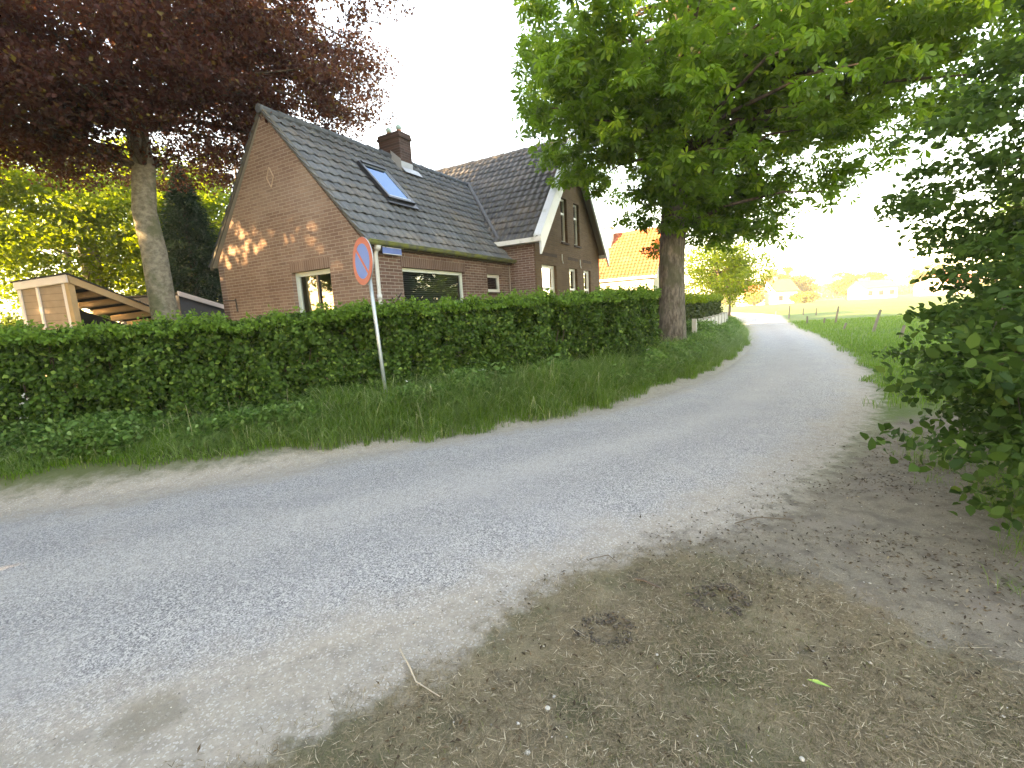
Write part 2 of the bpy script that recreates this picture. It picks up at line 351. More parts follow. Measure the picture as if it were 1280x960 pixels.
# match points across by nearest on the right line
Lq = LL[idx]; nr = ((Lq[:, None, :] - RR[None]) ** 2).sum(2).argmin(1); nr = np.maximum.accumulate(nr); Rq = RR[nr]
for _ in range(6): Rq[1:-1] = (Rq[:-2] + 2 * Rq[1:-1] + Rq[2:]) / 4
G = Lq[:, None, :] * (1 - tt[None, :, None]) + Rq[:, None, :] * tt[None, :, None]
rx, ry = G[..., 0].ravel(), G[..., 1].ravel(); dl, dr, dry, dirt = zones(rx, ry)
rz = np.tile(np.where((tt < 0) | (tt > 1), -.014, .003 + .03 * (1 - (2 * tt - 1) ** 2)), len(idx))
ii = np.arange(len(idx) * K).reshape(len(idx), K)
F = np.stack([ii[:-1, :-1].ravel(), ii[:-1, 1:].ravel(), ii[1:, 1:].ravel(), ii[1:, :-1].ravel()], 1)[:, ::-1]
tag(cat_mesh('road', np.stack([rx, ry, rz], 1), F, M['set'], dict(dl=dl, dr=dr, dry=dry, dirt=dirt, isroad=np.ones(len(rx))), smooth=True), kind='structure')

# ------------------------------------------------------------------ foliage helpers
def unit(v): return v / (np.linalg.norm(v, axis=-1, keepdims=True) + 1e-9)
def rand_dirs(n, up=0.0, rng=RNG):
    v = rng.normal(size=(n, 3)); v[:, 2] += up; return unit(v)
def leaves(name, P, N, size, mat, parent=None, shape='quad', rng=RNG, aspect=.62, fold=.12, T=None, rnd=None):
    """one polygon per leaf: P base point, N leaf normal, size length"""
    n = len(P)
    if T is None: T = rng.normal(size=(n, 3))
    T = unit(T - (T * N).sum(1, keepdims=True) * N); B = np.cross(N, T); s = size[:, None]
    if rnd is None: rnd = rng.random(n)
    if shape == 'quad':
        V = np.stack([P, P + T*s*.45 + B*s*aspect*.5 + N*s*fold, P + T*s - N*s*.08, P + T*s*.45 - B*s*aspect*.5 + N*s*fold], 1)
    else:
        V = np.stack([P, P + T*s*.28 + B*s*aspect*.44 + N*s*fold, P + T*s*.66 + B*s*aspect*.42 + N*s*fold*.7, P + T*s - N*s*.1,
                      P + T*s*.66 - B*s*aspect*.42 + N*s*fold*.7, P + T*s*.28 - B*s*aspect*.44 + N*s*fold], 1)
    return np_mesh(name, V, V.shape[1], mat, dict(rnd=rnd), parent)
def palmate(name, P, N, size, mat, parent, rng=RNG):
    """horse-chestnut leaves: six drooping leaflets fanned round a point"""
    n = len(P); T0 = rng.normal(size=(n, 3)); T0[:, :2] += 0; T0 = unit(T0 - (T0 * N).sum(1, keepdims=True) * N); B0 = np.cross(N, T0); out = []; r = rng.random(n); rs = []
    for k, a in enumerate((-125, -78, -30, 15, 62, 110)):
        a = R(a) + rng.normal(0, .09, n)[:, None]; d = T0 * np.cos(a) + B0 * np.sin(a); b = np.cross(N, d)
        s = (size * (1 - .28 * abs(k - 2.6) / 2.6) * rng.uniform(.85, 1.1, n))[:, None]; dn = d - N * .18
        V = np.stack([P, P + dn*s*.42 + b*s*.12, P + dn*s*.72 + b*s*.20 - N*s*.10, P + d*s - N*s*.42, P + dn*s*.72 - b*s*.20 - N*s*.10, P + dn*s*.42 - b*s*.12], 1)
        out.append(V); rs.append(np.clip(r + rng.normal(0, .07, n), 0, 1))
    V = np.concatenate(out); return np_mesh(name, V, 6, mat, dict(rnd=np.concatenate(rs)), parent)
def crown_clumps(c, rad, n, rng, shell=.45, gap=.42, gs=.45, zmin=None, seed=1):
    out = []
    while len(out) < n:
        d = unit(rng.normal(size=3)[None])[0]; q = d * (rng.random() ** shell); p = np.array(c) + q * np.array(rad)
        if zmin is not None and p[2] < zmin: continue
        if vnoise(p[0] + p[2] * .7, p[1] - p[2] * .5, gs, seed) < gap * rng.uniform(.6, 1.2): continue
        out.append(p)
    return np.array(out)
def clump_points(C, per, r, flat, rng, droop=.0):
    n = len(C) * per; base = np.repeat(C, per, 0); d = rng.normal(size=(n, 3)); d = unit(d) * (rng.random(n) ** .5)[:, None] * np.repeat(r * rng.uniform(.6, 1.3, len(C)), per)[:, None]
    rad2 = np.hypot(d[:, 0], d[:, 1]); d[:, 2] = d[:, 2] * flat - droop * rad2 ** 2
    return base + d
def branch_mesh(mb, trunk_pts, C, rng, n=60, r0=.09, lo=.25, k=6, sag=.3):
    T = [Vector(p) for p in trunk_pts]
    for i in rng.choice(len(C), min(n, len(C)), replace=False):
        e = Vector(C[i]); cand = [p for p in T if p.z < e.z + .2] or T[:1]; s = max(cand, key=lambda p: p.z - .6 * (p - e).length)
        L = (e - s).length; m1 = s.lerp(e, .35) + Vector((rng.normal(0, .06*L), rng.normal(0, .06*L), sag * L * .3)); m2 = s.lerp(e, .7) + Vector((rng.normal(0, .05*L), rng.normal(0, .05*L), sag * L * .25))
        rr = r0 * (.5 + .12 * L); mb.tube([s, m1, m2, e], [rr, rr * .65, rr * .38, rr * .12], k, cap=False)
def tree(name, label, cat, base, trunk_pts, trunk_r, C, per, cr, flat, size, lm, bm_, seed, group=None, shape='quad', kind='leaf', up=1.2, droop=.05, nb=60, r0=.09, lump=.04, tn=14, aspect=.62):
    rng = np.random.default_rng(seed); root = empty(name, base, label=label, cat=cat, group=group); b = Vector(base)
    mb = MB(); mb.tube([Vector(p) - b for p in trunk_pts], trunk_r, tn, lump=lump); mb.build('trunk', bm_, root, smooth=True)
    m2 = MB(); branch_mesh(m2, trunk_pts, C, rng, nb, r0); m2.v = [tuple(Vector(v) - b) for v in m2.v]; m2.build('limbs', M['bark_dark'], root, smooth=True)
    P = clump_points(C, per, cr, flat, rng, droop) - np.array(base); N = rand_dirs(len(P), up, rng)
    sz = size * rng.uniform(.65, 1.2, len(P))
    if kind == 'palm': o = palmate('crown', P, N, sz, lm, root, rng)
    else: o = leaves('crown', P, N, sz, lm, root, shape, rng, aspect)
    return root

def bark(name, c0, c1, patch=None, bump=.6, sc=14, stretch=.35):
    t = NT(name); co = t.obj(); mp = t.n('ShaderNodeMapping', i_Vector=co); mp.inputs['Scale'].default_value = (1, 1, stretch)
    n = t.noise(mp.outputs[0], sc, 6, .7); n2 = t.noise(co, 2.2, 4, .6); c = t.mix(t.ss(n, .3, .7), c0, c1)
    if patch: c = t.mix(t.ss(n2, .48, .64, 0, .7), c, patch)
    return t.end(t.principled(c, .9, t.bump(n, bump, .03), spec=.15))
M['bark_beech'] = bark('bark_beech', (.13, .125, .10), (.30, .285, .23), (.10, .115, .06), .35, 9, 1.3)
M['bark_chestnut'] = bark('bark_chestnut', (.05, .042, .034), (.21, .18, .15), (.08, .085, .05), 1.0, 16, .3)
M['bark_dark'] = bark('bark_dark', (.05, .04, .03), (.13, .10, .075))
M['leaf_beech'] = leaf_mat('leaf_copper_beech', (.018, .007, .012), (.078, .026, .026), (.13, .11, .02), .45, .42, (.44, .17, .07), .2)
M['leaf_chestnut'] = leaf_mat('leaf_chestnut', (.022, .070, .008), (.10, .21, .022), (.18, .29, .03), .48, .42, (.30, .55, .04), .25)
M['leaf_elm'] = leaf_mat('leaf_elm', (.012, .038, .008), (.058, .12, .024), (.10, .17, .035), .34, .5, (.15, .29, .05), .12)
M['leaf_hedge'] = leaf_mat('leaf_hedge', (.014, .048, .007), (.085, .17, .028), (.19, .30, .06), .28, .5, (.16, .34, .04), .18)
M['leaf_hedge_top'] = leaf_mat('leaf_hedge_young_skylit', (.06, .15, .018), (.17, .33, .05), None, .4, .5, (.25, .42, .06), .3)  # young leaf tone brightened to stand in for sky light on top
M['leaf_lime'] = leaf_mat('leaf_lime', (.05, .11, .010), (.16, .235, .022), (.24, .27, .03), .5, .5, (.42, .55, .03), .2)
M['leaf_mid'] = leaf_mat('leaf_mid', (.04, .09, .018), (.10, .17, .03), None, .45, .5, (.26, .36, .05), .3)
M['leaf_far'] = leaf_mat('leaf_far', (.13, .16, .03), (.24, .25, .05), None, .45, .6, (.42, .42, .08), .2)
M['leaf_spruce'] = leaf_mat('leaf_spruce', (.018, .045, .020), (.035, .075, .035), None, .2, .6, (.05, .1, .05), .2)
M['leaf_weed'] = leaf_mat('leaf_weed', (.025, .09, .014), (.17, .31, .08), (.24, .38, .14), .42, .5, (.26, .46, .1), .2)
M['leaf_burdock'] = leaf_mat('leaf_burdock', (.14, .22, .12), (.20, .29, .17), None, .3, .6, (.25, .4, .15), .25)
M['grass'] = leaf_mat('grass_blade', (.035, .11, .008), (.17, .33, .03), (.25, .27, .10), .4, .5, (.22, .42, .03), .15)
M['grass_tall'] = leaf_mat('grass_tall', (.04, .11, .02), (.25, .38, .12), (.55, .55, .33), .42, .5, (.34, .5, .14), .2)
M['straw'] = leaf_mat('dry_grass', (.10, .078, .050), (.38, .30, .195), (.60, .52, .38), .2, .7, None, .2)
M['greenstub'] = leaf_mat('green_stubble', (.05, .055, .022), (.14, .14, .06), (.17, .26, .05), .3, .6, None, .2)
M['twigs'] = plain('hedge_twigs', (.05, .038, .022), .95, var=.3, scale=18)
M['petal'] = leaf_mat('petal_white', (.7, .7, .66), (.8, .8, .76), None, .3, .6, None, .2)

# ------------------------------------------------------------------ brick house
PI2 = math.pi / 2; ANG = math.atan2(.8687, .4953)
house = empty('brick_house', (-2.609, 8.996, 0), ANG, label='brown brick house with grey pantile roofs, low wing with skylight and taller gabled part', cat='house')
def wall2d(name, outer, holes, mat, loc, rz, thick=.22, parent=house):
    """flat outline (x,z) with rectangular holes, extruded to +y (inwards)"""
    bm = bmesh.new(); 
    def loop(ps):
        vs = [bm.verts.new((x, 0, z)) for x, z in ps]
        for i in range(len(vs)): bm.edges.new((vs[i], vs[(i + 1) % len(vs)]))
    loop(outer)
    for x0, z0, x1, z1 in holes: loop([(x0, z0), (x1, z0), (x1, z1), (x0, z1)])
    bmesh.ops.triangle_fill(bm, use_beauty=True, use_dissolve=False, edges=bm.edges[:])
    r = bmesh.ops.extrude_face_region(bm, geom=bm.faces[:]); bmesh.ops.translate(bm, vec=(0, thick, 0), verts=[v for v in r['geom'] if isinstance(v, bmesh.types.BMVert)])
    bmesh.ops.recalc_face_normals(bm, faces=bm.faces); me = bpy.data.meshes.new(name); bm.to_mesh(me); bm.free()
    return link_mesh(name, me, mat, parent, loc, rz)
# local house frame: x along the wing front, y away into the wing, z up.  Facade holes
W1 = (.97, 1.25, 3.22, 2.67); W2 = (4.26, 2.2, 5.02, 2.68)
wall2d('wall', [(0, -.2), (5.53, -.2), (5.53, 3.08), (0, 3.08)], [W1, W2], M['brick'], (0, 0, 0), 0)
# wing gable, x=0 plane facing -x: build along local +x then rotate so that wall x runs to -y
GW = (2.66, 1.2, 3.85, 2.70)     # measured from the back corner (4.86 - y)
wall2d('wall', [(0, -.2), (4.86, -.2), (4.86, 3.06), (2.36, 5.92), (0, 3.12)], [GW], M['brick_gable_lit'], (0, 4.86, 0), -PI2)
wall2d('wall', [(0, -.2), (5.5, -.2), (5.5, 3.08), (0, 3.08)], [], M['brick'], (5.5, 4.86, 0), math.pi)
# main part
wall2d('wall', [(0, -.2), (8.8, -.2), (8.8, 3.62), (0, 3.62)], [], M['brick'], (5.53, 8.0, 0), -PI2)
LW = [(.38, 1.35, 1.42, 2.96), (2.45, 1.35, 3.17, 2.96), (3.79, 1.35, 4.5, 2.96)]; UW = [(1.92, 3.73, 2.42, 5.08), (3.0, 3.73, 3.5, 5.08)]
wall2d('wall', [(0, -.2), (5.47, -.2), (5.47, 3.78), (2.735, 6.84), (0, 3.78)], LW + UW, M['brick_front'], (5.53, -.842, 0), 0)
wall2d('wall', [(0, -.2), (8.6, -.2), (8.6, 3.62), (0, 3.62)], [], M['brick'], (11.0, -.6, 0), PI2)
wall2d('wall', [(0, -.2), (5.47, -.2), (5.47, 3.72), (2.735, 6.78), (0, 3.72)], [], M['brick'], (11.0, 8.0, 0), math.pi)
# dark room lining behind windows (floor + inner partition)
mb = MB(); mb.box((.3, 2.2, .1), (5.3, 2.3, 2.95)); mb.box((.25, .25, .0), (5.3, 4.6, .1)); mb.box((.25, .25, 2.96), (5.3, 4.6, 3.04)); mb.box((5.8, 1.4, .1), (10.8, 1.5, 3.7)); mb.box((7.0, 1.0, 3.7), (9.5, 1.1, 5.1)); mb.box((5.8, -.55, 3.2), (10.75, 1.4, 3.3)); mb.build('room_lining', M['room'], house)

def window(rect, ox, oy, rz, fw=.07, mat=None, sill=True, rail=None, mull=None, depth=.09, curtain=None, lintel=None, blind=False):
    """rect in wall coords; frame recessed by depth"""
    x0, z0, x1, z1 = rect; mat = mat or M['white']; mb = MB(); y0, y1 = depth, depth + .06
    mb.box((x0, y0, z0), (x0 + fw, y1, z1)); mb.box((x1 - fw, y0, z0), (x1, y1, z1)); mb.box((x0 + fw, y0, z1 - fw), (x1 - fw, y1, z1)); mb.box((x0 + fw, y0, z0), (x1 - fw, y1, z0 + fw))
    if rail: mb.box((x0 + fw, y0 - .015, rail - .03), (x1 - fw, y1 - .01, rail + .03))
    if mull: mb.box((mull - .03, y0 + .005, z0 + fw), (mull + .03, y1 - .003, z1 - fw), mi=1)
    wn = mb.build('window', [mat, M['dark']], house, (ox, oy, 0), rz)
    g = MB(); g.add([(x0 + fw, y0 + .035, z0 + fw), (x1 - fw, y0 + .035, z0 + fw), (x1 - fw, y0 + .035, z1 - fw), (x0 + fw, y0 + .035, z1 - fw)], [(0, 1, 2, 3)]); g.build('pane', M['glass'], wn)
    if sill: s_ = MB(); s_.box((x0 - .04, -.045, z0 - .06), (x1 + .04, depth + .05, z0 - .002)); s_.build('sill', sill if not isinstance(sill, bool) else M['soldier_dark'], wn)
    if curtain:
        cx0, cx1 = curtain; c = MB(); k = 24; pts = [(cx0 + (cx1 - cx0) * i / k, .24 + .025 * math.sin(i * 1.9), 0) for i in range(k + 1)]
        c.add([(p[0], p[1], z0 + .02) for p in pts] + [(p[0], p[1], z1 - .02) for p in pts], [(i, i + 1, k + 2 + i, k + 1 + i) for i in range(k)]); c.build('curtain', M['curtain'], wn)
    if blind:
        c = MB(); z = z1 - fw - .03
        while z > z0: 
            c.add([(x0 + .03, .20, z - .011), (x1 - .03, .20, z - .011), (x1 - .03, .235, z + .012), (x0 + .03, .235, z + .012)], [(0, 1, 2, 3)]); z -= .046
        c.build('blind', M['dark'] if blind is True else blind, wn)
    return wn
def lintel(x0, x1, z, mat, ox, oy, rz, h=.21):
    b = MB(); b.box((x0 - .03, -.004, z + .004), (x1 + .03, .05, z + h)); b.build('lintel', mat, house, (ox, oy, 0), rz)
M['slat'] = plain('blind_slat', (.16, .17, .17), .5)
window(W1, 0, 0, 0, .075, M['palegreen'], blind=M['slat']); lintel(W1[0], W1[2], W1[3], M['soldier'], 0, 0, 0)
window(W2, 0, 0, 0, .085, M['white'], curtain=None); lintel(W2[0], W2[2], W2[3], M['soldier'], 0, 0, 0, .18)
window(GW, 0, 4.86, -PI2, .09, M['palegreen'], mull=3.32, curtain=(2.78, 2.98)); lintel(GW[0], GW[2], GW[3], M['soldier_gable_lit'], 0, 4.86, -PI2)
for r in LW: window(r, 5.53, -.842, 0, .085, M['white'], rail=2.28, curtain=(r[0] + .1, r[0] + .1 + (r[2] - r[0]) * .55)); lintel(r[0] - .05, r[2] + .05, r[3] + .24, M['soldier_dark'], 5.53, -.842, 0, .1)
for r in UW: window(r, 5.53, -.842, 0, .06, M['white'], rail=4.62)
# wall anchors
b = MB(); b.tube([(4.15, 1.95, 0), (4.15, 1.95, 0)], .01)
for (x, z) in ((1.85, 3.18), (3.42, 3.12)):
    a_ = MB(); a_.tube([(x, -.02, z + .16), (x, -.02, z - .02), (x + .05, -.03, z - .12)], [.014, .014, .012], 6); a_.build('wall_anchor', M['white'], house, (5.53, -.842, 0))
a_ = MB(); a_.tube([(.58, -.02, 2.05), (.64, -.02, 1.9), (.86, -.02, 2.14)], .012, 6); a_.tube([(.64, -.02, 1.9), (.60, -.02, 1.82)], .012, 6); a_.build('wall_anchor', M['iron'], house)
a_ = MB(); a_.tube([(.12, -.02, 2.28), (.55, -.02, 2.26)], .010, 6); a_.tube([(.55, -.02, 2.30), (.56, -.02, 2.0)], .012, 6); a_.build('wall_anchor', M['iron'], house, (0, 4.86, 0), -PI2)
# little diamond of pale bricks in the gable
b = MB(); cx, cz = 2.36, 4.67
dm = [(cx, cz + .20), (cx + .11, cz), (cx, cz - .20), (cx - .11, cz)]
for i in range(4): b.tube([(dm[i][0], -.004, dm[i][1]), (dm[(i+1) % 4][0], -.004, dm[(i+1) % 4][1])], .011, 4)
b.build('diamond_ornament', plain('pale_mortar', (.46, .34, .25), .9), house, (0, 4.86, 0), -PI2)

# --- pantile roofs: every tile its own little curved patch
def pantiles(name, origin, U, V, ulen, vlen, mat, tw=.235, rh=.30, seed=0, parent=house, flip=False, clip=None, obj_parent=None):
    rng = np.random.default_rng(seed); U = np.array(U, float); V = np.array(V, float); U /= np.linalg.norm(U); V /= np.linalg.norm(V); Nn = np.cross(U, V)
    if Nn[2] < 0: Nn = -Nn
    nc, nr_ = int(round(ulen / tw)), int(round(vlen / rh)); tw, rh = ulen / nc, vlen / nr_
    m_ = 9; s = np.linspace(0, 1, m_); prof = .026 * np.cos(2 * np.pi * (s - .18)) + .010 * np.cos(4 * np.pi * (s - .1)); scal = .036 * np.cos(2 * np.pi * (s - .18))
    Vs, Fs, rn = [], [], []; base = 0
    for r in range(nr_):
        for c in range(nc):
            j = rng.normal(0, .004, 3); us = (c + s) * tw + j[0] * .4; v0 = r * rh - .02 + j[1] * 1.2; jz = j[2] * .8
            rows = [(v0 - scal, prof + .038 + jz), (v0 - scal, prof + .048 + jz), ((r + 1) * rh + .07 + 0 * s, prof * .8 + .0)]
            for vv, ww in rows: Vs.append(np.array(origin) + us[:, None] * U + vv[:, None] * V + ww[:, None] * Nn)
            q = np.arange(m_ - 1) + base
            for a in (0, 1): Fs.append(np.stack([q + a * m_, q + 1 + a * m_, q + 1 + (a + 1) * m_, q + (a + 1) * m_], 1))
            rn.append(np.full(m_ * 3, rng.random())); base += m_ * 3
    Vs, Fs, rn = np.concatenate(Vs), np.concatenate(Fs), np.concatenate(rn)
    if clip is not None:
        k = clip(Vs[Fs].mean(1)); Fs = Fs[k]
    o = cat_mesh(name, Vs, Fs, mat, dict(rnd=rn), parent)
    # dark underlay boards just beneath the tiles
    return o
def ridge(name, a, b, mat, parent, r=.085, seg=.4):
    a, b = Vector(a), Vector(b); L = (b - a).length; n = int(L / seg); mb = MB()
    for i in range(n):
        p = a.lerp(b, i / n); q = a.lerp(b, (i + 1.12) / n); dz = random.uniform(-.008, .008); mb.tube([p + Vector((0, 0, dz - .03)), q + Vector((0, 0, dz - .045))], [r * 1.06, r * .94], 10)
    return mb.build(name, mat, parent, smooth=False)
sl = 2.89 / 2.62
wr = pantiles('roof', (-.06, -.13, 3.05), (1, 0, 0), (0, 1, sl), 7.62, math.hypot(2.63, 2.63 * sl), M['tile_wing'], seed=2, rh=.292)
pantiles('roof', (-.06, 5.1, 3.10), (1, 0, 0), (0, -1, 2.88 / 2.6), 7.6, math.hypot(2.6, 2.88), M['tile_wing'], seed=3)
ridge('ridge_tiles', (-.08, 2.5, 6.02), (7.45, 2.5, 6.02), M['tile_wing'], wr)
sm = 3.34 / 2.92
mr = pantiles('roof', (5.35, -1.06, 3.62), (0, 1, 0), (1, 0, sm), 9.2, math.hypot(2.92, 3.34), M['tile_main'], seed=4, tw=.225, rh=.285)
pantiles('roof', (11.19, -1.06, 3.62), (0, 1, 0), (-1, 0, sm), 9.2, math.hypot(2.92, 3.34), M['tile_main'], seed=5)
ridge('ridge_tiles', (8.27, -1.0, 6.99), (8.27, 8.2, 6.99), M['tile_main'], mr)
b = MB(); b.add([(5.37, -1.05, 3.60), (8.27, -1.05, 6.92), (11.17, -1.05, 3.60), (5.37, 8.1, 3.60), (8.27, 8.1, 6.92), (11.17, 8.1, 3.60)], [(0, 1, 4, 3), (1, 2, 5, 4)])
b.add([(-.03, -.10, 3.04), (-.03, 2.5, 5.92), (-.03, 5.05, 3.07), (7.5, -.10, 3.04), (7.5, 2.5, 5.92), (7.5, 5.05, 3.07)], [(0, 1, 4, 3), (1, 2, 5, 4)]); b.build('roof_boards', plain('soffit_wood', (.26, .24, .20), .8), house)
# wing verge: mortar bed and dark edge board down both slopes of the gable
for y0, z0, y1, z1 in ((-.14, 2.98, 2.5, 5.93), (5.12, 3.0, 2.5, 5.93)):
    b = MB(); b.add([(-.045, y0, z0 + .02), (-.045, y0, z0 + .11), (-.045, y1, z1 + .13), (-.045, y1, z1 + .02), (.03, y0, z0 + .02), (.03, y0, z0 + .11), (.03, y1, z1 + .13), (.03, y1, z1 + .02)], [(0,1,2,3),(4,5,6,7),(0,1,5,4),(1,2,6,5),(2,3,7,6),(3,0,4,7)])
    b.build('verge_board', plain('verge_mortar', (.10, .095, .08), .9, var=.4, scale=9), house)
# valley flashing
b = MB(); A0 = Vector((5.02, .02, 3.25)); A1 = Vector((7.42, 2.5, 5.99)); 
sd_ = Vector((.35, -.35, 0)).normalized() * .055; b.add([A0 - sd_ + Vector((0,0,.02)), A0 + sd_ + Vector((0,0,.04)), A1 + sd_ + Vector((0,0,.04)), A1 - sd_ + Vector((0,0,.02))], [(0, 1, 2, 3)]); 
vf = [(5.35, .22, 3.66), (7.42, 2.5, 6.03)]; b = MB(); b.tube([Vector(vf[0]) + Vector((0, 0, .035)), Vector(vf[1]) + Vector((0, 0, .03))], .05, 6); b.build('valley_flashing', plain('valley_lead', (.12, .125, .13), .6, .2), house)
# barge boards and white eaves board of the gabled part
bg_ = MB()
for sgn, xe in ((1, 5.28), (-1, 11.26)):
    dx = 8.27 - xe; L = Vector((dx, 0, 3.44)); nrm = Vector((-3.44 * (1 if dx > 0 else -1), 0, abs(dx))).normalized()
    a = Vector((xe, 0, 3.56)); e = Vector((8.27, 0, 7.02)); up = Vector((0, 0, 1))
    for (ya, yb, o0, o1) in ((-1.16, -1.10, -.30, .09), (-1.10, -.93, .04, .09)):
        vs = []
        for y in (ya, yb):
            for p in (a, e):
                for o_ in (o0, o1): vs.append(Vector((p.x, y, p.z)) + nrm * 0 + up * o_ * 1.35)
        bg_.add(vs, [(0,1,3,2),(4,5,7,6),(0,1,5,4),(2,3,7,6),(0,2,6,4),(1,3,7,5)])
bg_.build('barge_board', M['bluewhite'], house)
for xe, y1 in ((5.24, .36), (11.18, 8)):
    b = MB(); b.box((xe, -1.155, 3.50), (xe + .09, y1, 3.62)); b.box((xe + .09, -1.04, 3.50), (xe + .28 if xe < 6 else xe + .091, y1, 3.53)); b.build('eaves_board', M['white'], house)
b = MB(); b.box((10.98, -1.02, 3.46), (11.3, -.80, 3.56)); b.build('eaves_bracket', M['white'], house)
# gutter (half round, mossy) and downpipe
b = MB(); k = 10; gx0, gx1 = -.08, 5.52; pr = [(.075 * math.cos(math.pi + math.pi * i / k), .075 * math.sin(math.pi + math.pi * i / k)) for i in range(k + 1)]
ns = 12
for i in range(ns):
    xa = gx0 + (gx1 - gx0) * i / ns; xb = gx0 + (gx1 - gx0) * (i + 1) / ns
    for sc_ in (1.0, .88):
        b.add([(xa, -.165 + p[0] * sc_, 3.085 + p[1] * sc_) for p in pr] + [(xb, -.165 + p[0] * sc_, 3.085 + p[1] * sc_) for p in pr], [(j, j + 1, k + 2 + j, k + 1 + j) for j in range(k)])
    b.tube([(xa - .012, -.165 + 0, 3.01), (xa + .012, -.165, 3.01)], .02, 6)
for xx in (gx0, gx1): b.add([(xx, -.165 + p[0], 3.085 + p[1]) for p in pr], [tuple(range(k + 1))])
b.tube([(gx0, -.242, 3.09), (gx1, -.242, 3.09)], .011, 6); b.build('gutter', M['gutter'], house)
b = MB(); b.box((-.02, -.10, 2.98), (5.5, -.012, 3.09)); b.build('eaves_board', plain('eaves_dark', (.07, .06, .05), .8), house)
b = MB(); dpx = .19; b.tube([(dpx, -.15, 3.0), (dpx, -.12, 2.95), (dpx, -.075, 2.86), (dpx, -.07, 2.2), (dpx, -.07, -.1)], .04, 10); b.tube([(dpx, -.07, 2.0), (dpx, -.07, 2.1)], .052, 10); b.tube([(dpx, -.155, 3.02), (dpx, -.12, 2.93)], .06, 10); b.build('downpipe', M['pvc'], house, smooth=True)
b = MB(); b.tube([(5.40, -.05, 2.95), (5.40, -.05, -.1)], .022, 8); b.build('downpipe', plain('thin_pipe', (.25, .2, .17), .6), house)
# skylight lying in the wing roof
ez = Vector((0, 1, sl)).normalized(); en = Vector((0, -sl, 1)).normalized(); so = Vector((1.74, .97, 3.05 + (.97 + .13) * sl))
def sp(u, v, w): return so + Vector((1, 0, 0)) * u + ez * v + en * (w + .055)
SW, SH = .74, 1.12
def slab(b, u0, v0, u1, v1, w0, w1, mi=0):
    b.add([sp(u0, v0, w0), sp(u1, v0, w0), sp(u1, v1, w0), sp(u0, v1, w0), sp(u0, v0, w1), sp(u1, v0, w1), sp(u1, v1, w1), sp(u0, v1, w1)], [(0,3,2,1),(4,5,6,7),(0,1,5,4),(1,2,6,5),(2,3,7,6),(3,0,4,7)], mi)
b = MB(); fwid = .07; slab(b, -fwid, -fwid, 0, SH + fwid, .01, .10); slab(b, SW, -fwid, SW + fwid, SH + fwid, .01, .10); slab(b, 0, -fwid, SW, 0, .01, .10); slab(b, 0, SH, SW, SH + fwid, .01, .13)
slab(b, -.14, -.2, SW + .14, -.06, .035, .045)
sk = b.build('skylight', M['dark'], house)
b = MB(); fi = .025
for (a0, a1, a2, a3) in ((0, 0, fi, SH), (SW - fi, 0, SW, SH), (fi, 0, SW - fi, fi + .02), (fi, SH - fi, SW - fi, SH)): slab(b, a0, a1, a2, a3, .06, .092)
b.build('frame', M['zinc'], sk); b = MB(); slab(b, fi, fi, SW - fi, SH - fi, .066, .075); b.build('pane', M['skyglass'], sk)
# chimney
cx0, cx1, cy0, cy1 = 3.66, 4.12, 2.12, 2.86
b = MB(); b.box((cx0, cy0, 5.2), (cx1, cy1, 6.42)); b.box((cx0 - .03, cy0 - .03, 6.42), (cx1 + .03, cy1 + .03, 6.49)); b.box((cx0 - .01, cy0 - .01, 6.49), (cx1 + .01, cy1 + .01, 6.57)); ch = b.build('chimney', M['brick_chim'], house)
for yy in (2.3, 2.66):
    b = MB(); b.tube([((cx0 + cx1) / 2, yy, 6.56), ((cx0 + cx1) / 2, yy, 6.68)], [.075, .065], 12); b.build('pot', M['terracotta'], ch)
    b = MB(); b.tube([((cx0 + cx1) / 2, yy, 6.685), ((cx0 + cx1) / 2, yy, 6.72), ((cx0 + cx1) / 2, yy, 6.78), ((cx0 + cx1) / 2, yy, 6.82)], [.05, .075, .075, .03], 12); b.build('pot_cap', M['teal'], ch, smooth=True)
b = MB(); zf = lambda y: 3.05 + (y + .13) * sl + .14
b.add([(cx0 - .02, cy0 - .16, zf(cy0 - .16)), (cx1 + .22, cy0 - .16, zf(cy0 - .16)), (cx1 + .22, cy0, zf(cy0)), (cx0 - .02, cy0, zf(cy0))], [(0, 1, 2, 3)])
b.box((cx0 - .006, cy0 - .006, 5.3), (cx1 + .006, cy0 - .003, zf(cy0) + .14)); b.add([(cx0 - .006, cy0 - .01, zf(cy0) - .2), (cx0 - .006, cy0 - .01, zf(cy0) + .18), (cx0 - .006, 2.45, zf(2.45) + .1), (cx0 - .006, 2.45, zf(2.45) - .2)], [(0, 1, 2, 3)])
b.build('flashing', M['lead'], ch)

# ------------------------------------------------------------------ street name plate on the wing wall, traffic sign
hm = Matrix.Translation((-2.609, 8.996, 0)) @ Matrix.Rotation(ANG, 4, 'Z')
pl = empty('street_name_plate', hm @ Vector((.31, -.10, 2.955)), ANG, label='small blue street name plate under the gutter at the brick house corner', cat='street sign')
b = MB(); b.box((0, -.05, -.085), (.52, -.035, .045)); b.build('plate', plain('enamel_blue', (.10, .18, .48), .35), pl)
b = MB(); b.box((.0, -.054, -.085), (.52, -.051, -.075)); b.box((0, -.054, .037), (.52, -.051, .045)); b.build('border', M['white'], pl)
b = MB(); b.box((.05, -.035, -.03), (.08, .03, 0)); b.build('bracket', M['zinc'], pl); b = MB(); b.box((.43, -.035, -.03), (.46, .03, 0)); b.build('bracket', M['zinc'], pl)
ts = empty('traffic_sign', (-1.82, 6.62, 0), 0, label='round blue no parking sign with red border and slash on a grey pole', cat='traffic sign')
pb, pt_ = Vector((.02, 0, 0)), Vector((-.108, .05, 2.70))
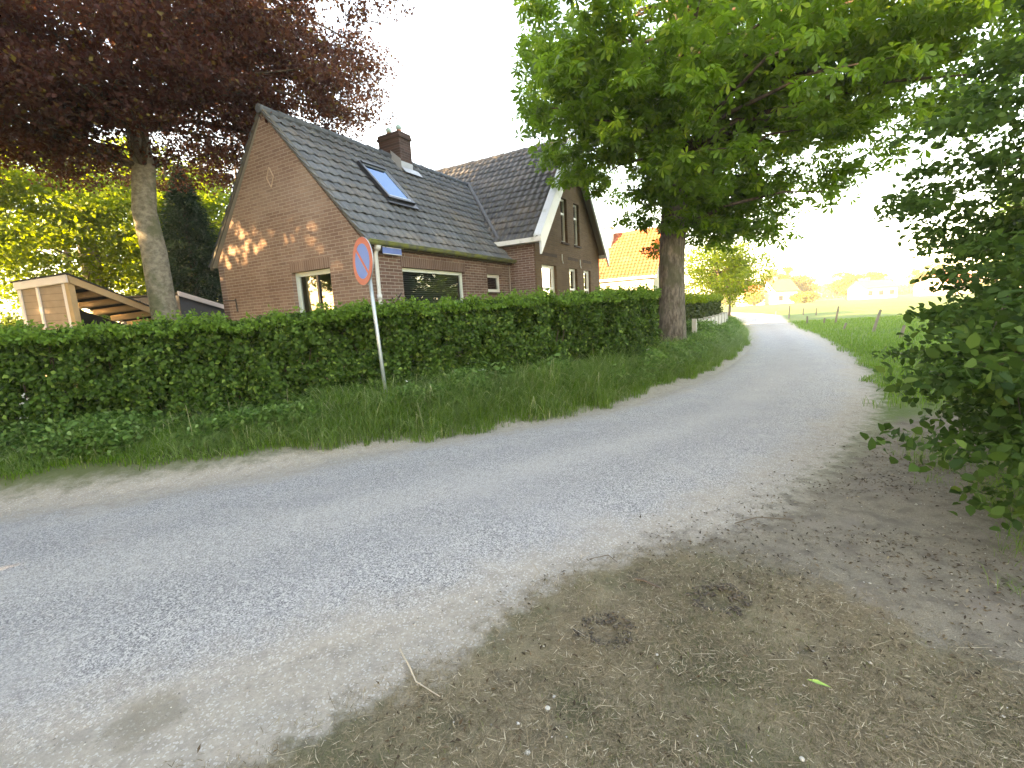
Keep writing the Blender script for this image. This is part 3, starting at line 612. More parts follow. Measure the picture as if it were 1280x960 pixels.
b = MB(); b.tube([pb + Vector((0, 0, -.1)), pt_], .027, 14); b.build('pole', M['zinc'], ts, smooth=True)
b = MB(); b.tube([pt_, pt_ + Vector((0, 0, .015))], [.032, .03], 14); b.build('pole_cap', M['dark'], ts)
# disc: centre near z 2.38, facing along the road towards the left foreground
dn = Vector((-.76, -.65, 0)).normalized(); dc = Vector((-.095, .045, 2.425)) + dn * .06; dn = (dn + Vector((0, 0, .02))).normalized()
du = Vector((0, 0, 1)); dr_ = du.cross(dn).normalized(); du = dn.cross(dr_).normalized()
def disc(b, r0, r1, off, th, n=64):
    vs = []; 
    for r, o_ in ((r0, off), (r1, off), (r1, off + th), (r0, off + th)):
        for k in range(n): a = 2 * math.pi * k / n; vs.append(dc + dn * o_ + (dr_ * math.cos(a) + du * math.sin(a)) * r)
    fs = []
    for q in range(4):
        for k in range(n): fs.append((q * n + k, q * n + (k + 1) % n, ((q + 1) % 4) * n + (k + 1) % n, ((q + 1) % 4) * n + k))
    b.add(vs, fs)
M['sign_red'] = plain('sign_red', (.50, .06, .035), .45, var=.06); M['sign_blue'] = plain('sign_blue', (.065, .20, .60), .5, var=.05)
b = MB(); disc(b, .001, .325, 0, .012); dp_ = b.build('disc', M['zinc'], ts)
b = MB(); disc(b, .001, .240, .014, .002); b.build('blue_field', M['sign_blue'], dp_)
b = MB(); disc(b, .237, .323, .0135, .004)
s1 = (dr_ * -1 + du * 1).normalized(); s2 = dn.cross(s1).normalized(); 
b.build('red_border', M['sign_red'], dp_)
b = MB(); vs = [dc + dn * o_ + s1 * (.24 * a) + s2 * (.021 * c) for o_ in (.0165, .0190) for a, c in ((-1, -1), (1, -1), (1, 1), (-1, 1))]
b.add(vs, [(0,1,2,3),(4,5,6,7),(0,1,5,4),(1,2,6,5),(2,3,7,6),(3,0,4,7)]); b.build('red_slash', M['sign_red'], dp_)
for z in (-.14, .14):
    b = MB(); p = dc + Vector((0, 0, z)); q = pb.lerp(pt_, (2.425 + z) / 2.70); b.tube([p - dn * .0, q], .012, 6); b.tube([q + Vector((0, 0, -.02)), q + Vector((0, 0, .02))], .034, 12); b.build('clamp', M['zinc'], ts)

# ------------------------------------------------------------------ open timber shed on the left
M['siding'] = None
t = NT('peach_siding'); co = t.obj(); sx = t.n('ShaderNodeSeparateXYZ', i_0=co).outputs[2]; fr = t.math('FRACT', t.math('MULTIPLY', sx, 7.0)); n = t.noise(co, 8, 4)
c = t.mix(n, (.30, .215, .15), (.42, .32, .24)); c = t.mix(t.ss(fr, .0, .12, .75, 0), c, (.12, .085, .06)); M['siding'] = t.end(t.principled(c, .8, t.bump(fr, .5, .01)))
M['timber'] = plain('raw_timber', (.48, .32, .17), .75, var=.25, scale=4); M['shed_white'] = plain('shed_batten', (.75, .68, .66), .6, var=.06)
M['slate'] = plain('shed_panel', (.055, .06, .075), .7, var=.2); M['felt'] = plain('roof_felt', (.035, .035, .035), .9, var=.3)
E2 = Vector((-9.42, 10.31, 0)); FE = Vector((-8.72, 14.8, 0)); sx_ = (FE - E2).normalized(); angS = math.atan2(sx_.y, sx_.x)
shed = empty('open_shed', E2, angS, label='low open timber shed with sloping roof and pale battened end wall behind the hedge', cat='shed')
LS = 2.55; WS = 1.34      # local x away from camera, local y to the left
zt = lambda x, y: 2.93 - .37 * x - .06 * y
def sbox(x0, y0, z0, x1, y1, dz0, dz1, b, mi=0):
    """box whose top/bottom follow the roof slope"""
    vs = []
    for (x, y) in ((x0, y0), (x1, y0), (x1, y1), (x0, y1)): vs.append((x, y, z0 if z0 is not None else zt(x, y) + dz0))
    for (x, y) in ((x0, y0), (x1, y0), (x1, y1), (x0, y1)): vs.append((x, y, zt(x, y) + dz1))
    b.add(vs, [(0,3,2,1),(4,5,6,7),(0,1,5,4),(1,2,6,5),(2,3,7,6),(3,0,4,7)], mi)
b = MB(); sbox(0, .10, -.1, .05, WS, 0, -.10, b); b.build('end_wall', M['siding'], shed)
for y0, y1 in ((.10, .17), (.80, .86), (WS - .07, WS)):
    b = MB(); sbox(-.03, y0, -.1, -.003, y1, 0, -.11, b); b.build('batten', M['shed_white'], shed)
b = MB(); sbox(-.06, -.02, None, -.032, WS + .03, -.16, .03, b); b.build('fascia', M['shed_white'], shed)
b = MB(); sbox(-.028, 0, -.1, .10, .095, 0, -.11, b); b.build('post', M['timber'], shed); b = MB(); sbox(LS * .98, 0, -.1, LS, .1, 0, -.11, b); b.build('post', M['timber'], shed)
b = MB(); sbox(-.02, -.045, None, LS, -.005, -.16, .0, b); b.build('front_beam', M['timber'], shed)
for i in range(6):
    x = .25 + i * .42; b = MB(); sbox(x, .0, None, x + .05, WS, -.14, -.01, b); b.build('rafter', M['timber'], shed)
b = MB(); sbox(-.08, -.08, None, LS + .15, WS + .08, .0, .025, b); b.build('roof', M['felt'], shed)
for i in range(4):
    x = .2 + i * .65; b = MB(); sbox(x, -.06, None, x + .05, WS + .06, .027, .055, b); b.build('roof_batten', M['dark'], shed)
b = MB(); sbox(.06, WS - .06, -.1, LS, WS - .01, 0, -.15, b); sbox(LS - .03, .1, -.1, LS, WS - .07, 0, -.15, b); b.build('back_wall', M['felt'], shed)
sh2 = empty('garden_shed', E2 + sx_ * 2.75, angS, label='dark panelled garden shed with white eaves board between the beech trunk and the house', cat='shed')
zt = lambda x, y: 2.66 - .225 * x
b = MB(); sbox(0, 0, -.1, 1.75, .05, 0, -.05, b); b.build('wall', M['slate'], sh2)
b = MB(); sbox(0, .051, -.1, .05, 1.9, 0, -.05, b); sbox(1.70, .051, -.1, 1.75, 1.9, 0, -.05, b); sbox(.051, 1.85, -.1, 1.69, 1.9, 0, -.05, b); b.build('back_wall', M['slate'], sh2)
b = MB(); sbox(-.05, -.06, None, 1.9, -.02, -.09, .04, b); b.build('eaves_board', M['shed_white'], sh2)
b = MB(); sbox(-.05, -.018, None, 1.9, 2.0, -.04, .0, b); b.build('roof', M['felt'], sh2)
for i in range(4): b = MB(); sbox(.2 + i * .45, -.01, None, .25 + i * .45, 1.95, .002, .05, b); b.build('roof_batten', M['dark'], sh2)

# ------------------------------------------------------------------ hedges
def hedge(name, label, front, wid, h0, h1, n, size, lm, lm2, group=None, seed=3, base=.05, core=True):
    """front: polyline of the face nearest the road; the hedge lies to its left"""
    rng = np.random.default_rng(seed); L = resample(np.array(front, float), 200); T = unit(np.gradient(L, axis=0)); Nl = np.stack([-T[:, 1], T[:, 0]], 1)
    root = empty(name, (L[0, 0], L[0, 1], 0), label=label, cat='hedge', group=group); o = np.array([L[0, 0], L[0, 1], 0])
    def pt(s, w, z):
        i = np.clip((s * 199), 0, 198.999); a = i.astype(int); f = (i - a)[:, None]; p = L[a] * (1 - f) + L[a + 1] * f; q = p + Nl[a] * w[:, None]; return np.c_[q, z]
    H = lambda s: h0 + (h1 - h0) * s + .09 * (vnoise(s * 16, s * 0, 1.0, 7) - .5) + .06 * (vnoise(s * 60, s * 0, 1.0, 9) - .5)
    # leaves: dense skin on the face, the top and the two ends
    def skin(m_, where):
        s = rng.random(m_); hh = H(s); dpt = rng.random(m_) ** 1.6 * .26
        if where == 'front':
            z = base + rng.random(m_) * (hh - base); hole = .6 * vnoise(s * 75, z * 4.2, 1.0, 25) + .4 * vnoise(s * 210, z * 11, 1.0, 26); dpt = dpt + np.clip(.50 - hole, 0, 1) * 1.1; wv = dpt - .05 + (vnoise(s * 55, z * 2.2, 1.0, 5) - .5) * .34 + (vnoise(s * 190, z * 7, 1.0, 15) - .5) * .18 + .10 * (z / hh) ** 2; nn = np.c_[-Nl[(s * 199).astype(int)], np.full(m_, .55)]
        elif where == 'top':
            wv = rng.random(m_) * wid; z = hh - dpt + (vnoise(s * 60, wv * 3, 1.0, 6) - .45) * .14; nn = np.tile([0, 0, 1.0], (m_, 1))
        elif where == 'back':
            z = base + rng.random(m_) * (hh - base); wv = wid - dpt; nn = np.c_[Nl[(s * 199).astype(int)], np.full(m_, .5)]
        else:
            s = np.where(rng.random(m_) < .5, 0.0, 1.0) if where == 'ends' else s; hh = H(s); wv = rng.random(m_) * wid; z = base + rng.random(m_) * (hh - base) 
            e = pt(s, wv, z); tt_ = np.where(s > .5, 1, -1)[:, None] * T[np.clip((s * 199).astype(int), 0, 199)]; e[:, :2] += tt_ * (.05 - dpt)[:, None] + (rng.random((m_, 1)) - .5) * .12; return e, np.c_[tt_, np.full(m_, .4)]
        return pt(s, wv, z), nn
    P1, N1 = [], []
    Ltot = np.hypot(*np.diff(L, axis=0).T).sum()
    for wh, fr_ in (('front', .60), ('top', .26), ('back', .06), ('ends', .08)):
        p, q = skin(int(n * fr_), wh); P1.append(p); N1.append(q)
    P = np.concatenate(P1) - o; N = np.concatenate(N1); N = unit(unit(N) + rng.normal(0, .75, N.shape))
    leaves('foliage', P, N, size * rng.uniform(.6, 1.25, len(P)), lm, root, 'quad', rng, .7, .15)
    # young shoots, coloured paler as if skylit, standing out of the top
    m_ = int(n * .20); s = rng.random(m_); wv = rng.random(m_) ** 1.6 * wid - .10; sh = vnoise(s * 110, wv * 8, 1.0, 12); z = H(s) - .09 + rng.random(m_) * .24 * np.clip(sh * 1.6 - .3, 0, 1.3)
    P = pt(s, wv, z) - o; leaves('young_shoots', P, rand_dirs(m_, .8, rng), size * rng.uniform(.6, 1.1, m_), lm2, root, 'quad', rng, .65, .15)
    # woody core: many thin stems
    mb = MB()
    for i in range(int(Ltot * 16)):
        s = rng.random(); w0 = rng.uniform(.25, wid - .2); p = pt(np.array([s]), np.array([w0]), np.array([0.0]))[0] - o; hh = float(H(np.array([s]))[0])
        q = pt(np.array([np.clip(s + rng.normal(0, .012), 0, 1)]), np.array([np.clip(w0 + rng.normal(0, .2), .12, wid - .1)]), np.array([hh - .15]))[0] - o; mm = (p + q) / 2 + rng.normal(0, .05, 3)
        mb.tube([p, mm, q], [.018, .013, .006], 4, cap=False)
    mb.build('stems', M['twigs'], root)
    m_ = int(n * .13); s = rng.random(m_) * .985 + .008; z = base + rng.random(m_) * (H(s) - base - .12); wv = .30 + rng.random(m_) * (wid - .42); P = pt(s, wv, z) - o
    leaves('inner_foliage', P, rand_dirs(m_, .3, rng), size * 1.8 * rng.uniform(.7, 1.2, m_), lm, root, 'quad', rng, .8, .1)
    return root
hedge('hedge', 'long clipped green hedge along the grass verge in front of the brick house', [(-12.0, 4.2), (-9.2, 5.0), (-6.8, 5.55), (-4.4, 6.1), (-2.2, 6.95), (-.6, 7.65), (.4, 8.0), (1.5, 8.55), (2.6, 9.4), (3.3, 10.4)],
      1.15, 1.58, 1.86, 185000, .066, M['leaf_hedge'], M['leaf_hedge_top'], seed=3)
M['leaf_hedge2'] = leaf_mat('leaf_dark_hedge', (.030, .055, .014), (.065, .10, .022), None, .3, .5, (.2, .26, .04), .3)
hedge('hedge', 'dark clipped hedge behind the low concrete fence, right of the chestnut trunk', [(4.9, 13.6), (6.6, 16.4), (8.4, 19.4), (9.9, 21.8)], 1.3, 1.72, 1.78, 70000, .085, M['leaf_hedge2'], M['leaf_lime'], seed=8)

# ------------------------------------------------------------------ grass and weeds
def blades(name, x, y, z0, h, wd, lean, mat, rng, parent=None, rnd=None):
    """curved tapering blades, three joined quads as one 7-gon strip cut in two polygons"""
    n = len(x); a = rng.random(n) * 2 * np.pi; d = np.stack([np.cos(a), np.sin(a), 0 * a], 1); b = np.stack([-np.sin(a), np.cos(a), 0 * a], 1)
    b = b * np.cos(1.0) + d * 0; P = np.stack([x, y, z0], 1); h = h[:, None]; wd = wd[:, None]; ln = (lean * rng.uniform(.2, 1.6, n))[:, None]; up = np.array([0, 0, 1.0])
    p1 = P + up * h * .45 + d * h * ln * .18; p2 = P + up * h * .82 + d * h * ln * .55; p3 = P + up * h * (1 - .25 * ln) + d * h * ln * 1.0
    V = np.stack([P - b*wd*.5, P + b*wd*.5, p1 + b*wd*.45, p1 - b*wd*.45, p1 - b*wd*.45, p1 + b*wd*.45, p2 + b*wd*.33, p2 - b*wd*.33, p2 - b*wd*.33, p2 + b*wd*.33, p3 + b*wd*.04, p3 - b*wd*.04], 1).reshape(n * 3, 4, 3)
    r = rng.random(n) if rnd is None else rnd
    return np_mesh(name, V, 4, mat, dict(rnd=np.repeat(r, 3)), parent)
rng = np.random.default_rng(21)
HL = smooth_line(np.array([(-14,3.8),(-12.0, 4.2), (-9.2, 5.0), (-6.8, 5.55), (-4.4, 6.1), (-2.2, 6.95), (-.6, 7.65), (.4, 8.0), (1.5, 8.55), (2.6, 9.4), (3.8, 11.2), (5.7, 14.0), (7.4,17.0),(9.2, 20.3),(12,26),(16,34)]), 600, 8)
def verge_points(n, xlo, xhi):
    x = rng.uniform(xlo, xhi, n); y = rng.uniform(2.5, 30, n); return x, y
def gh(x, y):
    dl, dr, dry, dirt = zones(x, y); return ground_h(x, y, dl, dr, dry, dirt), dl, dr, dry, dirt
# left verge between asphalt and hedge
s = rng.random(900000); 
i = (s * 559).astype(int); hx, hy = HL[i, 0] + rng.normal(0, .05, len(s)), HL[i, 1] + rng.normal(0, .05, len(s)); T = unit(np.gradient(HL, axis=0))[i]
off = -rng.random(len(s)) * 2.6 + .15; x = hx - T[:, 1] * off; y = hy + T[:, 0] * off
keep = (x > -10.5) & (x < 13); x, y, off = x[keep], y[keep], off[keep]
z, dl, dr, dry, dirt = gh(x, y)
edge_w = np.interp(x, [-9, -5.7, -4.6, -3.2, -2, -.9, 1, 2.6, 3.5, 6], [.9, .80, .74, .60, .33, .14, .12, .30, .28, .18]) + (vnoise(x, y, 2.6, 31) - .5) * .28 + (vnoise(x, y, 9, 32) - .5) * .14
dens = np.clip((dl - edge_w) / .14, 0, 1)
k = (rng.random(len(x)) < dens * .40 * np.clip(1.3 - (y - 5) * .05, .35, 1)); x, y, z, dl, off, ew = x[k], y[k], z[k], dl[k], off[k], edge_w[k]
t_ = np.clip((dl - ew) / np.interp(x, [-9, -4, -1, 3], [1.1, .75, .40, .35]), 0, 1)             # 0 at road side, 1 towards the hedge
tallmax = np.interp(x, [-9, -6, -3.5, -1.5, 0, 3, 5, 9], [.24, .25, .30, .40, .42, .42, .45, .36])
h = (.07 + (tallmax - .07) * t_ ** np.interp(x, [-4, -2.5], [1.4, .75]) * (.3 + .75 * vnoise(x, y, 1.6, 41) + .75 * vnoise(x, y, 5.5, 42))) * rng.uniform(.5, 1.15, len(x))
tall = (t_ > .22) & (rng.random(len(x)) < .25 + .6 * vnoise(x, y, 1.1, 44))
tag(blades('verge_grass', x[~tall], y[~tall], z[~tall] - .01, h[~tall], rng.uniform(.006, .013, (~tall).sum()), .7, M['grass'], rng), 'fresh short green grass along the foot of the hedge at the road edge', 'grass', kind='stuff')
tag(blades('tall_grass', x[tall], y[tall], z[tall] - .01, h[tall] * 1.12, rng.uniform(.007, .018, tall.sum()), 1.05, M['grass_tall'], rng), 'tall arching pale green grass in front of the hedge', 'grass', kind='stuff')
nt_ = 210; k = rng.choice(len(x), nt_, replace=False, p=(lambda w_: w_ / w_.sum())(np.clip(t_, .02, 1) * np.clip((x + 6) / 4, .15, 1)))
per = 46; tx = np.repeat(x[k], per) + rng.normal(0, .05, nt_ * per); ty = np.repeat(y[k], per) + rng.normal(0, .05, nt_ * per); tz = np.repeat(z[k], per)
th = np.repeat(rng.uniform(.22, .52, nt_) * np.interp(x[k], [-6, -3, -1], [.6, .8, 1.0]), per) * rng.uniform(.5, 1.15, nt_ * per)
tag(blades('grass_tufts', tx, ty, tz - .01, th, rng.uniform(.008, .02, nt_ * per), 1.35, M['grass_tall'], rng, rnd=np.clip(np.repeat(rng.uniform(.1, 1.0, nt_), per) + rng.normal(0, .12, nt_ * per), 0, 1)), 'coarse arching grass tufts standing out of the verge', 'grass', kind='stuff')
k = rng.choice(len(x), 420, replace=False, p=(lambda w_: w_ / w_.sum())(np.clip(t_, .05, 1)))
M['stalk'] = leaf_mat('dead_stalks', (.32, .29, .17), (.55, .50, .32), None, .3, .7, None, .2)
tag(blades('grass_stalks', x[k], y[k], z[k], rng.uniform(.3, .66, 420), rng.uniform(.004, .008, 420), .7, M['stalk'], rng), 'pale seeding grass stalks above the verge', 'grass', kind='stuff')
# broad-leaved weeds near the hedge foot and round the corner by the chestnut
s = rng.random(26000); i = (s * 500).astype(int); off = -rng.random(len(s)) ** 1.4 * .85 + .1; T = unit(np.gradient(HL, axis=0))[i]; x = HL[i, 0] - T[:, 1] * off; y = HL[i, 1] + T[:, 0] * off
z, dl, dr, dry, dirt = gh(x, y); m_ = vnoise(x, y, 1.4, 51); hh = np.interp(x, [-9, -3, 1, 3, 5, 9], [.30, .40, .5, .75, .7, .45]) * np.clip(m_ * 1.5 - .05, .15, 1.2)
k = (dl > .45) & (x < 11.5) & (x > -10) & ((m_ > .42) | (x > 2.0)); x, y, z, hh = x[k], y[k], z[k], hh[k]
rep = 7; X = np.repeat(x, rep) + rng.normal(0, .07, len(x) * rep); Y = np.repeat(y, rep) + rng.normal(0, .07, len(x) * rep); Z = np.repeat(z, rep) + np.repeat(hh, rep) * rng.random(len(x) * rep) ** .7
P = np.stack([X, Y, Z], 1); N = rand_dirs(len(P), 1.0, rng)
tag(leaves('weeds', P, N, rng.uniform(.03, .085, len(P)), M['leaf_weed'], None, 'hex', rng, .55), 'leafy nettles and weeds crowding the foot of the hedge', 'weeds', kind='stuff')

k = rng.choice(len(x), 26, replace=False); P = np.repeat(np.stack([x[k], y[k], z[k] + hh[k] * 1.0 + .05], 1), 9, 0) + rng.normal(0, .03, (26 * 9, 3)) * [1, 1, .3]
tag(leaves('wildflowers', P, rand_dirs(len(P), 2, rng), rng.uniform(.012, .022, len(P)), M['petal'], None, 'quad', rng, 1.0), 'scattered small white wildflowers among the weeds', 'flowers', kind='stuff')
# field grass beyond the road on the right, thinning with distance
x = rng.uniform(3.2, 30, 420000); y = 5.0 + rng.random(420000) ** 1.5 * 26
z, dl, dr, dry, dirt = gh(x, y); k = (dr > .20 + (vnoise(x, y, 2, 61) - .5) * .45) & (dirt < .4) & (rng.random(len(x)) < np.clip(9 / y, .2, 1)) & (rng.random(len(x)) < np.clip((y - 6.2 + (x - 5) * .5) / 2.0, 0, 1)); x, y, z = x[k], y[k], z[k]
tag(blades('field_grass', x, y, z - .01, rng.uniform(.05, .13, len(x)) * (1 + .5 * vnoise(x, y, .7, 62)), rng.uniform(.006, .012, len(x)) * (1 + y * .05), .7, M['grass'], rng), 'short bright meadow grass across the road on the right', 'grass', kind='stuff')
# grass at the foot of the right bush
x = rng.uniform(2.2, 4.4, 60000); y = rng.uniform(.6, 5.0, 60000); z, dl, dr, dry, dirt = gh(x, y)
e = x - np.interp(y, [.6, 1.6, 2.4, 3.2, 4.0, 5.0], [2.6, 2.6, 2.9, 3.3, 3.8, 4.5]) + (vnoise(x, y, 3.5, 71) - .5) * 1.0
k = (e > 0) & (rng.random(len(x)) < np.clip(e * 1.2, 0, .45)); x, y, z = x[k], y[k], z[k]
tag(blades('bush_grass', x, y, z - .01, rng.uniform(.04, .14, len(x)), rng.uniform(.003, .006, len(x)), 1.0, M['grass'], rng), 'thin grass tufts under the bush at the right edge', 'grass', kind='stuff')
# dry clippings: flat straw plus short stubble on the mown patch
n = 190000; x = rng.uniform(-2.4, 2.9, n); y = rng.uniform(.9, 2.95, n); z, dl, dr, dry, dirt = gh(x, y); pn = vnoise(x, y, 2.4, 81) * .6 + vnoise(x, y, 7, 82) * .4
k = (rng.random(n) < np.clip(dry * 1.5 - .25, 0, 1) * np.clip(pn * 1.7 - .2, .1, 1) * .8); k |= (dirt + dry > .2) & (rng.random(n) < .03) ; x, y, z = x[k], y[k], z[k]; n = len(x)
a = rng.random(n) * 2 * np.pi; L_ = rng.uniform(.010, .042, n) * (1 + (rng.random(n) < .02) * 2.2); wd = rng.uniform(.0005, .0015, n); tilt = rng.uniform(-.18, .30, n)
d = np.stack([np.cos(a), np.sin(a), tilt], 1) * L_[:, None]; b_ = np.stack([-np.sin(a), np.cos(a), 0 * a], 1) * wd[:, None]; P = np.stack([x, y, z + rng.uniform(.003, .014, n)], 1)
mid = P + d * .5 + np.stack([-np.sin(a), np.cos(a), 0*a], 1) * (L_ * rng.normal(0, .03, n))[:, None]
V = np.stack([P - b_, P + b_, mid + b_, P + d + b_ * .3, P + d - b_ * .3, mid - b_], 1)
tag(np_mesh('dry_clippings', V, 6, M['straw'], dict(rnd=rng.random(n))), 'dry straw-coloured grass clippings strewn on the mown patch in the foreground', 'clippings', kind='stuff')
n = 120000; x = rng.uniform(-2.4, 2.9, n); y = rng.uniform(.9, 3.0, n); z, dl, dr, dry, dirt = gh(x, y); pn = vnoise(x, y, 1.9, 91) * .6 + vnoise(x, y, 6, 92) * .4
k = (rng.random(n) < np.clip(dry * 1.6 - .5, 0, 1)) & (rng.random(n) < np.clip(pn * 2.2 - .45, .08, 1)); x, y, z = x[k], y[k], z[k]
tag(blades('stubble', x, y, z - .003, rng.uniform(.008, .028, len(x)), rng.uniform(.0012, .0028, len(x)), 1.1, M['greenstub'], rng), 'worn olive grass stubble in the foreground', 'grass', kind='stuff')

def pebbles(name, x, y, z, r, mat, rng):
    n = len(x); O = np.array([(1,0,0),(0,1,0),(-1,0,0),(0,-1,0),(0,0,.8),(0,0,-.8)], float); Fi = np.array([(0,1,4),(1,2,4),(2,3,4),(3,0,4),(1,0,5),(2,1,5),(3,2,5),(0,3,5)])
    V = O[None] * r[:, None, None] * rng.uniform(.6, 1.25, (n, 6, 1)); a = rng.random(n) * 6.28; ca, sa = np.cos(a)[:, None], np.sin(a)[:, None]
    V = np.stack([V[..., 0] * ca - V[..., 1] * sa, V[..., 0] * sa + V[..., 1] * ca, V[..., 2] * .7], 2) + np.stack([x, y, z], 1)[:, None]
    F_ = (Fi[None] + np.arange(n)[:, None, None] * 6).reshape(-1, 3); return cat_mesh(name, V.reshape(-1, 3), F_, mat, dict(rnd=np.repeat(rng.random(n), 6)))
n = 160000; x = rng.uniform(-5.5, 6, n); y = rng.uniform(1.1, 7.5, n); z, dl, dr, dry, dirt = gh(x, y); e = np.maximum(dl, dr)
k = (rng.random(n) < .30 * np.exp(-((e - .02) / .22) ** 2) * (1 - dry) + .05 * np.clip(dirt, 0, 1) + .02 * dry) & (y / (abs(x) + .1) > .55) & (rng.random(n) < np.clip(2.6 / y, 0, 1)); x, y, z = x[k], y[k], z[k]
t = NT('gravel'); r = t.attr('rnd'); M['gravel'] = t.end(t.principled(t.mix(r, (.16, .145, .13), (.58, .55, .50)), .85, spec=.2))
tag(pebbles('gravel', x, y, z + .006, rng.uniform(.0022, .0062, len(x)) * (1 + (rng.random(len(x)) < .03) * 1.0), M['gravel'], rng), 'loose fine gravel and grit along the worn asphalt edges', 'gravel', kind='stuff')
cl = []
for cx, cy, m_ in ((.40, 2.12, 130), (1.05, 2.30, 170)):
    a = rng.random(m_) * 6.28; rr = .05 + .08 * rng.random(m_); cl.append(np.stack([cx + rr * np.cos(a) * 1.3, cy + rr * np.sin(a)], 1))
cl = np.concatenate(cl); z = gh(cl[:, 0], cl[:, 1])[0]; M['soil'] = plain('dark_soil', (.075, .06, .045), .95, var=.4, scale=40, bump=.6)
tag(pebbles('soil_clods', cl[:, 0], cl[:, 1], z + .008, rng.uniform(.005, .019, len(cl)), M['soil'], rng), 'dark crumbs of turned up soil round two scuffed holes', 'soil', kind='stuff')
# dark bits, bark crumbs and leaf litter on dirt and mown patch
n = 26000; x = rng.uniform(-1.8, 4.2, n); y = rng.uniform(1.1, 5.2, n); z, dl, dr, dry, dirt = gh(x, y); k = rng.random(n) < np.clip(dirt * .9 + dry * .35, 0, 1) * np.clip(vnoise(x, y, 2.2, 95) * 2 - .5, .05, 1); x, y, z = x[k], y[k], z[k]
M['litter'] = leaf_mat('litter_bits', (.035, .026, .02), (.17, .12, .075), (.36, .30, .2), .1, .9, None, .1)
tag(leaves('litter', np.stack([x, y, z + .010], 1), rand_dirs(len(x), 3.0, rng), rng.uniform(.006, .034, len(x)), M['litter'], None, 'quad', rng, .35, .12), 'dark crumbs, bark bits and leaf litter scattered over the bare dirt', 'litter', kind='stuff')

# a few countable little things on the ground
def stone(x, y, r, label, col):
    bm = bmesh.new(); bmesh.ops.create_icosphere(bm, subdivisions=2, radius=r); rg = np.random.default_rng(int((x + 5) * 1000))
    for v in bm.verts: v.co *= 1 + rg.normal(0, .10); v.co.z *= .6
    me = bpy.data.meshes.new('stone'); bm.to_mesh(me); bm.free(); o = link_mesh('stone', me, plain('stone_pale', col, .85, scale=30, bump=.4), None, (x, y, r * .35)); tag(o, label, 'stone', 'pale stones lying in the foreground'); return o
stone(.07, 1.67, .011, 'pale pebble in the middle of the mown patch, the higher of the two left ones', (.40, .39, .35))
stone(-.02, 1.48, .012, 'rounded grey pebble on the mown patch, nearest the bottom edge left of centre', (.40, .39, .35))
stone(.94, 1.40, .009, 'small whitish pebble lowest on the right of the mown patch', (.40, .39, .35))
stone(.60, 1.93, .007, 'tiny white pebble between the two scuffed holes', (.40, .39, .35))
def twig(pts, r, label, mat):
    b = MB(); b.tube(pts, [r, r, r * .8, r * .4][:len(pts)], 5); o = b.build('twig', mat); tag(o, label, 'twig', 'twigs dropped on the sandy road edge'); return o
M['twig_pale'] = plain('twig_pale', (.42, .36, .28), .8); M['twig_dark'] = plain('twig_dark', (.10, .075, .055), .85)
twig([(-.62, 2.05, .012), (-.55, 1.93, .02), (-.50, 1.84, .012), (-.38, 1.75, .012)], .0045, 'bent pale twig on the sandy edge in the lower left', M['twig_pale'])
twig([(.78, 2.42, .012), (.70, 2.50, .02), (.66, 2.53, .012)], .008, 'short reddish stick on the mown patch left of the scuffed hole', M['twig_dark'])
twig([(.44, 2.78, .012), (.56, 2.80, .02), (.60, 2.72, .012)], .003, 'thin dark curved twig beside the asphalt edge', M['twig_dark'])
twig([(1.55, 3.15, .012), (1.75, 3.22, .016), (1.98, 3.16, .012)], .004, 'dark stick lying across the bare dirt near the road', M['twig_dark'])
b = MB(); b.add([(0, 0, .012), (.035, .006, .02), (.085, -.008, .012), (.035, -.014, .016)], [(0, 1, 2, 3)]); o = b.build('fallen_leaf', plain('leaf_fresh', (.22, .38, .08), .6), None, (1.16, 1.72, .01), -.5); tag(o, 'single fresh green leaf lying on the mown patch', 'leaf')

# pale-leaved plants standing in front of the hedge
def plant(name, x, y, h, n, size, lm, label, cat, seed, group=None, aspect=.8, spread=.16, stems=5):
    rg = np.random.default_rng(seed); z = .06; root = empty(name, (x, y, z), label=label, cat=cat, group=group); mb = MB(); P = []; 
    for k in range(stems):
        a = rg.random() * 6.28; tip = Vector((math.cos(a) * spread * rg.uniform(.3, 1), math.sin(a) * spread * rg.uniform(.3, 1), h * rg.uniform(.7, 1))); mb.tube([(0, 0, 0), tip * .5 + Vector((0, 0, .05)), tip], [.006, .005, .003], 5, cap=False)
        for j in range(n // stems): f = rg.uniform(.3, 1.0); P.append(np.array(tip) * f + rg.normal(0, .035, 3) * (1 + .0))
    mb.build('stem', M['leaf_weed'], root); P = np.array(P); T = P * [1, 1, 0] + rg.normal(0, .05, P.shape); leaves('foliage', P, rand_dirs(len(P), 1.8, rg), size * rg.uniform(.6, 1.2, len(P)), lm, root, 'hex', rg, aspect, .1, T=T); return root
M['leaf_pale'] = leaf_mat('leaf_pale', (.09, .20, .05), (.16, .30, .09), None, .35, .5, (.25, .42, .1), .3)
plant('weed_plant', -.20, 7.5, .95, 46, .12, M['leaf_pale'], 'tall pale green weed against the dark hedge, right of the sign', 'plant', 5)
plant('weed_plant', .62, 7.85, .92, 44, .11, M['leaf_pale'], 'bushy pale green weed against the hedge, further right of the sign', 'plant', 6)
plant('weed_plant', -7.1, 5.45, .92, 22, .30, M['leaf_burdock'], 'broad grey-green leaved burdock at the left end of the hedge', 'plant', 7, aspect=.6, spread=.4, stems=6)
pf = empty('flowering_weed', (-6.0, 5.75, .06), label='small white flowered weed in front of the hedge near the left edge', cat='plant'); mb = MB()
rg = np.random.default_rng(4); P = []
